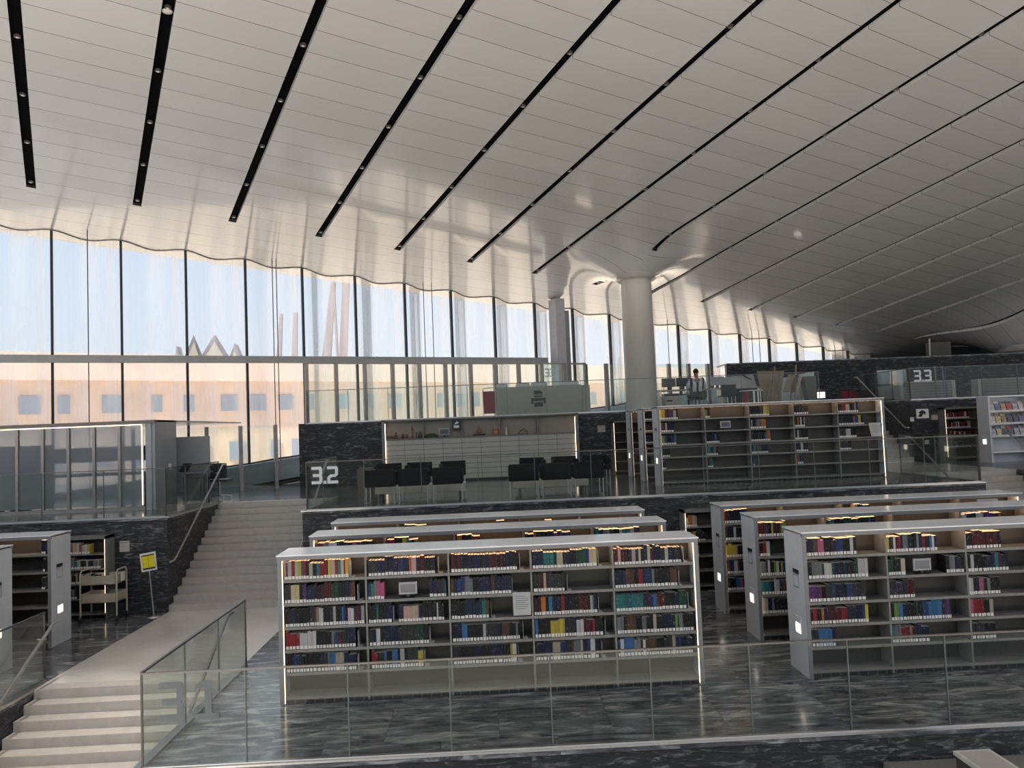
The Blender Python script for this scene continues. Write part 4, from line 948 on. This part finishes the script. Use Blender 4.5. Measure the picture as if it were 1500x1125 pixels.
# wooden easels
M_wood = mk('easel_wood', (.36,.29,.19), .6, var=.15, scale=14)
def easel(label, x, y, lean):
    t = thing('easel', label, 'easel', (x, y, Z3))
    for s in (-1, 1): MB().bar((s*.24, -.12, 0), (s*.05+lean*.5, .10, 1.05), .035, .02).build('leg', M_wood, t)
    MB().bar((.0,.50,0),(lean*.5,.12,1.0),.03,.02).build('rear_leg', M_wood, t)
    MB().bar((-.02,-.06,.25),(lean,.12,1.38),.045,.025).build('mast', M_wood, t)
    MB().bar((-.25,-.1,.36),(.25,-.1,.36),.05,.03).build('ledge', M_wood, t); MB().bar((-.14,.02,.72),(.16,.02,.72),.04,.02).build('cross_bar', M_wood, t)
easel('wooden artist easel with a board behind it, the left one', 9.62, 26.5, .18)
easel('leaning wooden artist easel, the right one, beside propped boards', 10.22, 26.1, .16)
def board(name, label, quad, y, mat, cat='board', th=.03):
    cx, cz_ = quad[0]; o = MB().prism([(a-cx, b-cz_) for a, b in quad], 0, th, 'y').build(name, mat, None, (cx, y, cz_)); tag(o, label, cat); return o
board('canvas_board', 'tall brown board standing behind the left easel', [(9.45,3.56),(10.0,3.56),(10.25,4.78),(9.30,4.80)], 26.95, mk('kraft', (.33,.26,.19), .7))
board('wooden_board', 'brown board propped in front of the right easel, leftmost', [(9.78,4.00),(9.98,4.00),(10.18,4.58),(9.98,4.60)], 25.9, mk('board_brown', (.25,.19,.13), .6))
board('wooden_board', 'dark striped plank propped between the two lighter boards', [(10.01,3.98),(10.12,3.98),(10.32,4.55),(10.21,4.57)], 25.85, mk('board_dark', (.13,.10,.07), .6))
board('wooden_board', 'pale narrow plank leaning against the right easel', [(10.15,3.98),(10.21,3.98),(10.40,4.5),(10.34,4.53)], 25.8, mk('board_pale', (.45,.37,.27), .6))
board('glass_board', 'pale green glass board with a slanted top behind the easels', [(10.28,3.56),(11.55,3.56),(11.55,4.76),(10.35,4.55)], 27.6, mk('pale_green_board', (.48,.56,.54), .2), 'glass board')
board('grey_bin', 'dark grey-green tapered bin at the right of the easels', [(11.08,3.60),(11.32,3.60),(11.36,4.56),(10.92,4.56)], 27.0, mk('greygreen', (.13,.14,.11), .5), 'bin', .35)
board('project_table_cloth', 'white cloth-covered model on the table before the left easel', [(8.25,4.285),(9.35,4.285),(9.25,4.70),(8.35,4.66)], 27.2, mk('cloth_white', (.42,.42,.42), .8, bump=.6, scale=3), 'cloth', .4)
desk('white work table carrying the cloth-covered model', 8.2, 27.6, 1.4)
o = MB().tube([(0,0,0),(.2,0,-.03),(.35,0,-.12),(.5,0,-.2)], .03, 8, r1=.015).build('bent_branch', M_black, None, (8.65, 27.1, 4.72)); tag(o, 'black curved branch-like piece lying over the white model', 'branch')
t = thing('display_drum', 'round display drum with red, white and black stripes and glass top', 'display stand', (8.47, 25.2, Z3))
MB().lathe([(.34,.12),(.34,.52)], 32).build('striped_drum', None or mk('drum_black', (.03,.03,.03), .4), t)
for a, c in ((-2.9,M_red),(-2.65,M_red),(-2.45,M_red),(-1.75,M_paper),(-1.35,M_paper),(-1.05,M_paper)):
    m = MB(); n = 5; vs = []
    for i in range(n+1): an = a+i*.035*(2 if c is M_red else 1.0); vs += [(.345*math.cos(an), .345*math.sin(an), .13), (.345*math.cos(an), .345*math.sin(an), .51)]
    m.add(vs, [(2*i,2*i+2,2*i+3,2*i+1) for i in range(n)]); q = m.build('coloured_stripe', c, t)
MB().lathe([(.37,.52),(.37,.55)], 32).build('top_disc', M_paper, t); MB().lathe([(.30,.0),(.30,.12)], 32).build('plinth', M_darksteel, t)
for i, x in enumerate((11.35, 11.60)):
    t = thing('red_armchair', f'small red chair behind the middle terrace bookcase, {["left","right"][i]} of the pair', 'chair', (x+.45, 25.6, Z3)); box(-.11,.11,0,.3,.16,.24).build('seat', M_red, t); box(-.11,.11,.26,.32,.16,.42).build('backrest', M_red, t)
    for (a, b) in ((-.09,.02),(.09,.02),(-.09,.28),(.09,.28)): box(a-.01,a+.01,b-.01,b+.01,0,.16).build('leg', M_steel, t)
t = thing('side_chair', 'dark chair with chrome frame right of the seated person', 'chair', (8.05, 26.2, Z3)); box(-.25,.25,0,.04,.44,.80).build('backrest', M_black, t); box(-.25,.25,.04,.45,.40,.45).build('seat', M_black, t)
for (a, b) in ((-.22,.02),(.22,.02),(-.22,.42),(.22,.42)): MB().tube([(a,b,0),(a,b,.42)], .012).build('leg', M_steel, t)
o = board('brown_cabinet', 'brown cabinet on the topmost terrace, cut by the guard line', [(17.75,5.31),(18.55,5.31),(18.55,5.92),(17.75,5.92)], 31, mk('brown_cab', (.10,.085,.06), .5), 'cabinet', .4)
o = MB().tube([(0,0,0),(.02,0,.75)], .03).build('white_post', M_paper, None, (17.62, 30.9, Z4)); tag(o, 'white post beside the brown cabinet on the topmost terrace', 'post')
for i, (x, mm, lab) in enumerate(((13.25, M_shelf, 'pale thick'), (13.48, mk('violet_pole', (.20,.20,.45), .4), 'violet thin'))):
    o = MB().tube([(0,0,0),(-.02,0,.98-.04*i)], .028-.012*i).build('upright_pole', mm, None, (x, 23.0, Z3)); tag(o, f'{lab} upright pole behind the upper right guard', 'pole')
box_ = thing('glass_booth', 'glass screen with dark rail left of the number 3.3 on the upper right terrace', 'glass screen', (12.5, 25.0, Z3)); box(0,.95,0,.03,.1,1.02).build('glass_wall', mk('booth_pale', (.42,.48,.49), .15), box_); box(0,.95,-.03,.0,.52,.57).build('dark_rail', M_darksteel, box_); box(0,.95,-.02,.05,0,.1).build('base_rail', M_darksteel, box_)
# ------------------------------------------------------------------ the seated person, seen from behind
def skin(name, pts, edges, rads, mat, parent=None, root=0, sub=2):
    me = bpy.data.meshes.new(name); me.from_pydata(pts, edges, []); ob = bpy.data.objects.new(name, me); COL.objects.link(ob)
    sm = ob.modifiers.new('skin', 'SKIN'); ob.modifiers.new('sub', 'SUBSURF').levels = sub; ob.modifiers['sub'].render_levels = sub
    for i, r in enumerate(rads):
        v = me.skin_vertices[0].data[i]; v.radius = r if isinstance(r, tuple) else (r, r); v.use_root = (i == root)
    me.materials.append(mat); sm.use_smooth_shade = True
    if parent: ob.parent = parent
    return ob
def person():
    M_skin = mk('skin', (.24,.14,.09), .5); M_hair = mk('hair_black', (.006,.005,.005), .6, bump=.5, scale=60)
    P = [(0,.05,.50),(0,.02,.70),(0,0,.95),(0,.0,1.06),(0,.03,1.16),(0,.04,1.25),      # pelvis..head
         (-.19,.0,1.00),(-.29,.06,.76),(-.17,.32,.72),(.19,.0,1.00),(.29,.06,.76),(.17,.32,.72),   # arms
         (-.10,.10,.50),(-.12,.48,.50),(-.12,.50,.08),(-.12,.60,.05),(.10,.10,.50),(.12,.48,.50),(.12,.50,.08),(.12,.60,.05),
         (-.14,.38,.73),(.14,.38,.73)]
    E_ = [(0,1),(1,2),(2,3),(3,4),(4,5),(2,6),(6,7),(7,8),(8,20),(2,9),(9,10),(10,11),(11,21),(0,12),(12,13),(13,14),(14,15),(0,16),(16,17),(17,18),(18,19)]
    Rr = [(.15,.11),(.14,.10),(.15,.10),.055,(.075,.09),(.07,.085),.065,.05,.038,.065,.05,.038,.09,.07,.05,.04,.09,.07,.05,.04,.035,.035]
    b = skin('person', P, E_, Rr, M_skin); b.location = (6.98, 26.15, Z3)
    tag(b, 'person in a striped white and black robe seated at the desk, back to camera', 'person')
    m, t, p = principled('striped_robe'); N = t.nodes.new; L = t.links.new; g = N('ShaderNodeTexCoord'); w = N('ShaderNodeTexWave'); w.inputs['Scale'].default_value = 1.6; w.inputs['Distortion'].default_value = .5; L(g.outputs['Object'], w.inputs[0])
    r = N('ShaderNodeValToRGB'); r.color_ramp.interpolation = 'CONSTANT'; r.color_ramp.elements[0].color = (.02,.02,.03,1); r.color_ramp.elements[1].position = .30; r.color_ramp.elements[1].color = (.62,.62,.64,1); L(w.outputs['Fac'], r.inputs[0]); L(r.outputs[0], p.inputs['Base Color']); p.inputs['Roughness'].default_value = .8
    skin('robe', P[:4]+P[6:14]+[P[14]]+P[16:19], [(0,1),(1,2),(2,3),(2,4),(4,5),(5,6),(2,7),(7,8),(8,9),(0,10),(10,11),(11,12),(0,13),(13,14),(14,15)],
         [(.19,.14),(.17,.13),(.18,.125),.07,.09,.075,.06,.09,.075,.06,.12,.10,.09,.12,.10,.09], m, b)
    h = MB().lathe([(.001,1.385),(.05,1.37),(.085,1.32),(.092,1.26),(.085,1.22)], 16, 0, .035, cap=False).build('hair', M_hair, b)
    f = MB().box(-.035,-.015,.118,.125,1.245,1.255).box(.015,.035,.118,.125,1.245,1.255).box(-.02,.02,.118,.125,1.185,1.195).box(-.008,.008,.12,.145,1.205,1.24).build('face_features', M_hair, b)
    for s in (-1, 1):
        hm = MB(); hx, hy, hz = s*.13, .42, .735
        hm.box(hx-.04, hx+.04, hy-.04, hy+.04, hz-.012, hz+.012)
        for k in range(4):
            L_ = (.062,.072,.068,.052)[k]; x = hx-.031+k*.0205
            hm.tube([(x,hy+.035,hz+.004),(x,hy+.035+L_*.5,hz+.008),(x,hy+.035+L_,hz-.008)], .0088, 6, r1=.0065)
        hm.tube([(hx-s*.038,hy-.015,hz),(hx-s*.065,hy+.015,hz),(hx-s*.07,hy+.045,hz-.004)], .010, 6, r1=.008)
        hm.build('hand', M_skin, b)
    t = thing('office_chair', 'black office chair with chrome arms under the seated person', 'chair', (6.98, 26.1, Z3))
    box(-.27,.27,-.19,-.13,.40,.60).build('backrest', M_black, t, bevel=.02); box(-.25,.25,-.10,.36,.34,.39).build('seat', M_black, t, bevel=.02)
    for s in (-1, 1): MB().tube([(s*.27,-.10,.50),(s*.30,-.02,.60),(s*.30,.22,.60),(s*.28,.24,.38)], .014).build('armrest', M_steel, t)
    MB().tube([(0,.12,.06),(0,.12,.34)], .025).build('stem', M_steel, t)
    for a in range(5):
        an = a*2*math.pi/5; MB().tube([(0,.12,.08),(.27*math.cos(an),.12+.27*math.sin(an),.05)], .016).tube([(.27*math.cos(an),.12+.27*math.sin(an),.001),(.27*math.cos(an),.12+.27*math.sin(an),.05)], .022).build('leg', M_steel, t)
person()
# ------------------------------------------------------------------ lower front: shelf top and light box at the bottom right
t = thing('low_bookcase', 'grey-topped low bookcase against the front wall, bottom right edge', 'bookcase', (3.84, 7.72, -1.77))
box(0,5.0,0,.35,1.43,1.47).build('top_panel', M_shelf, t); box(0,5.0,.30,.34,0,1.43).build('back_panel', M_inner, t)
for x in (0, 1, 2, 3, 4, 5): box(x-.012,x+.012,0,.34,0,1.43).build('upright', M_shelf, t)
for z in (.1,.4,.7,1.14): box(0,5,0,.34,z-.02,z).build('shelf', M_shelf, t)
row((3.87, 7.74, -1.77+1.141), .35, None, .04)
t = thing('kiosk_box', 'dark kiosk with a pale grey lid at the bottom right corner', 'kiosk', (4.26, 6.78, -1.77))
box(0,.32,0,.72,0,1.745).build('body', M_darksteel, t); box(-.015,.335,-.015,.735,1.745,1.78).build('lid', mk('lid_grey', (.50,.48,.46), .4), t)
box(.02,.30,.02,.70,1.78,1.783).build('lid_inset', mk('lid_inset', (.36,.34,.32), .5), t)
bulk(BULK, 'bookshelf_books', 'remaining smaller rows of mixed dark and coloured books on the other shelves')
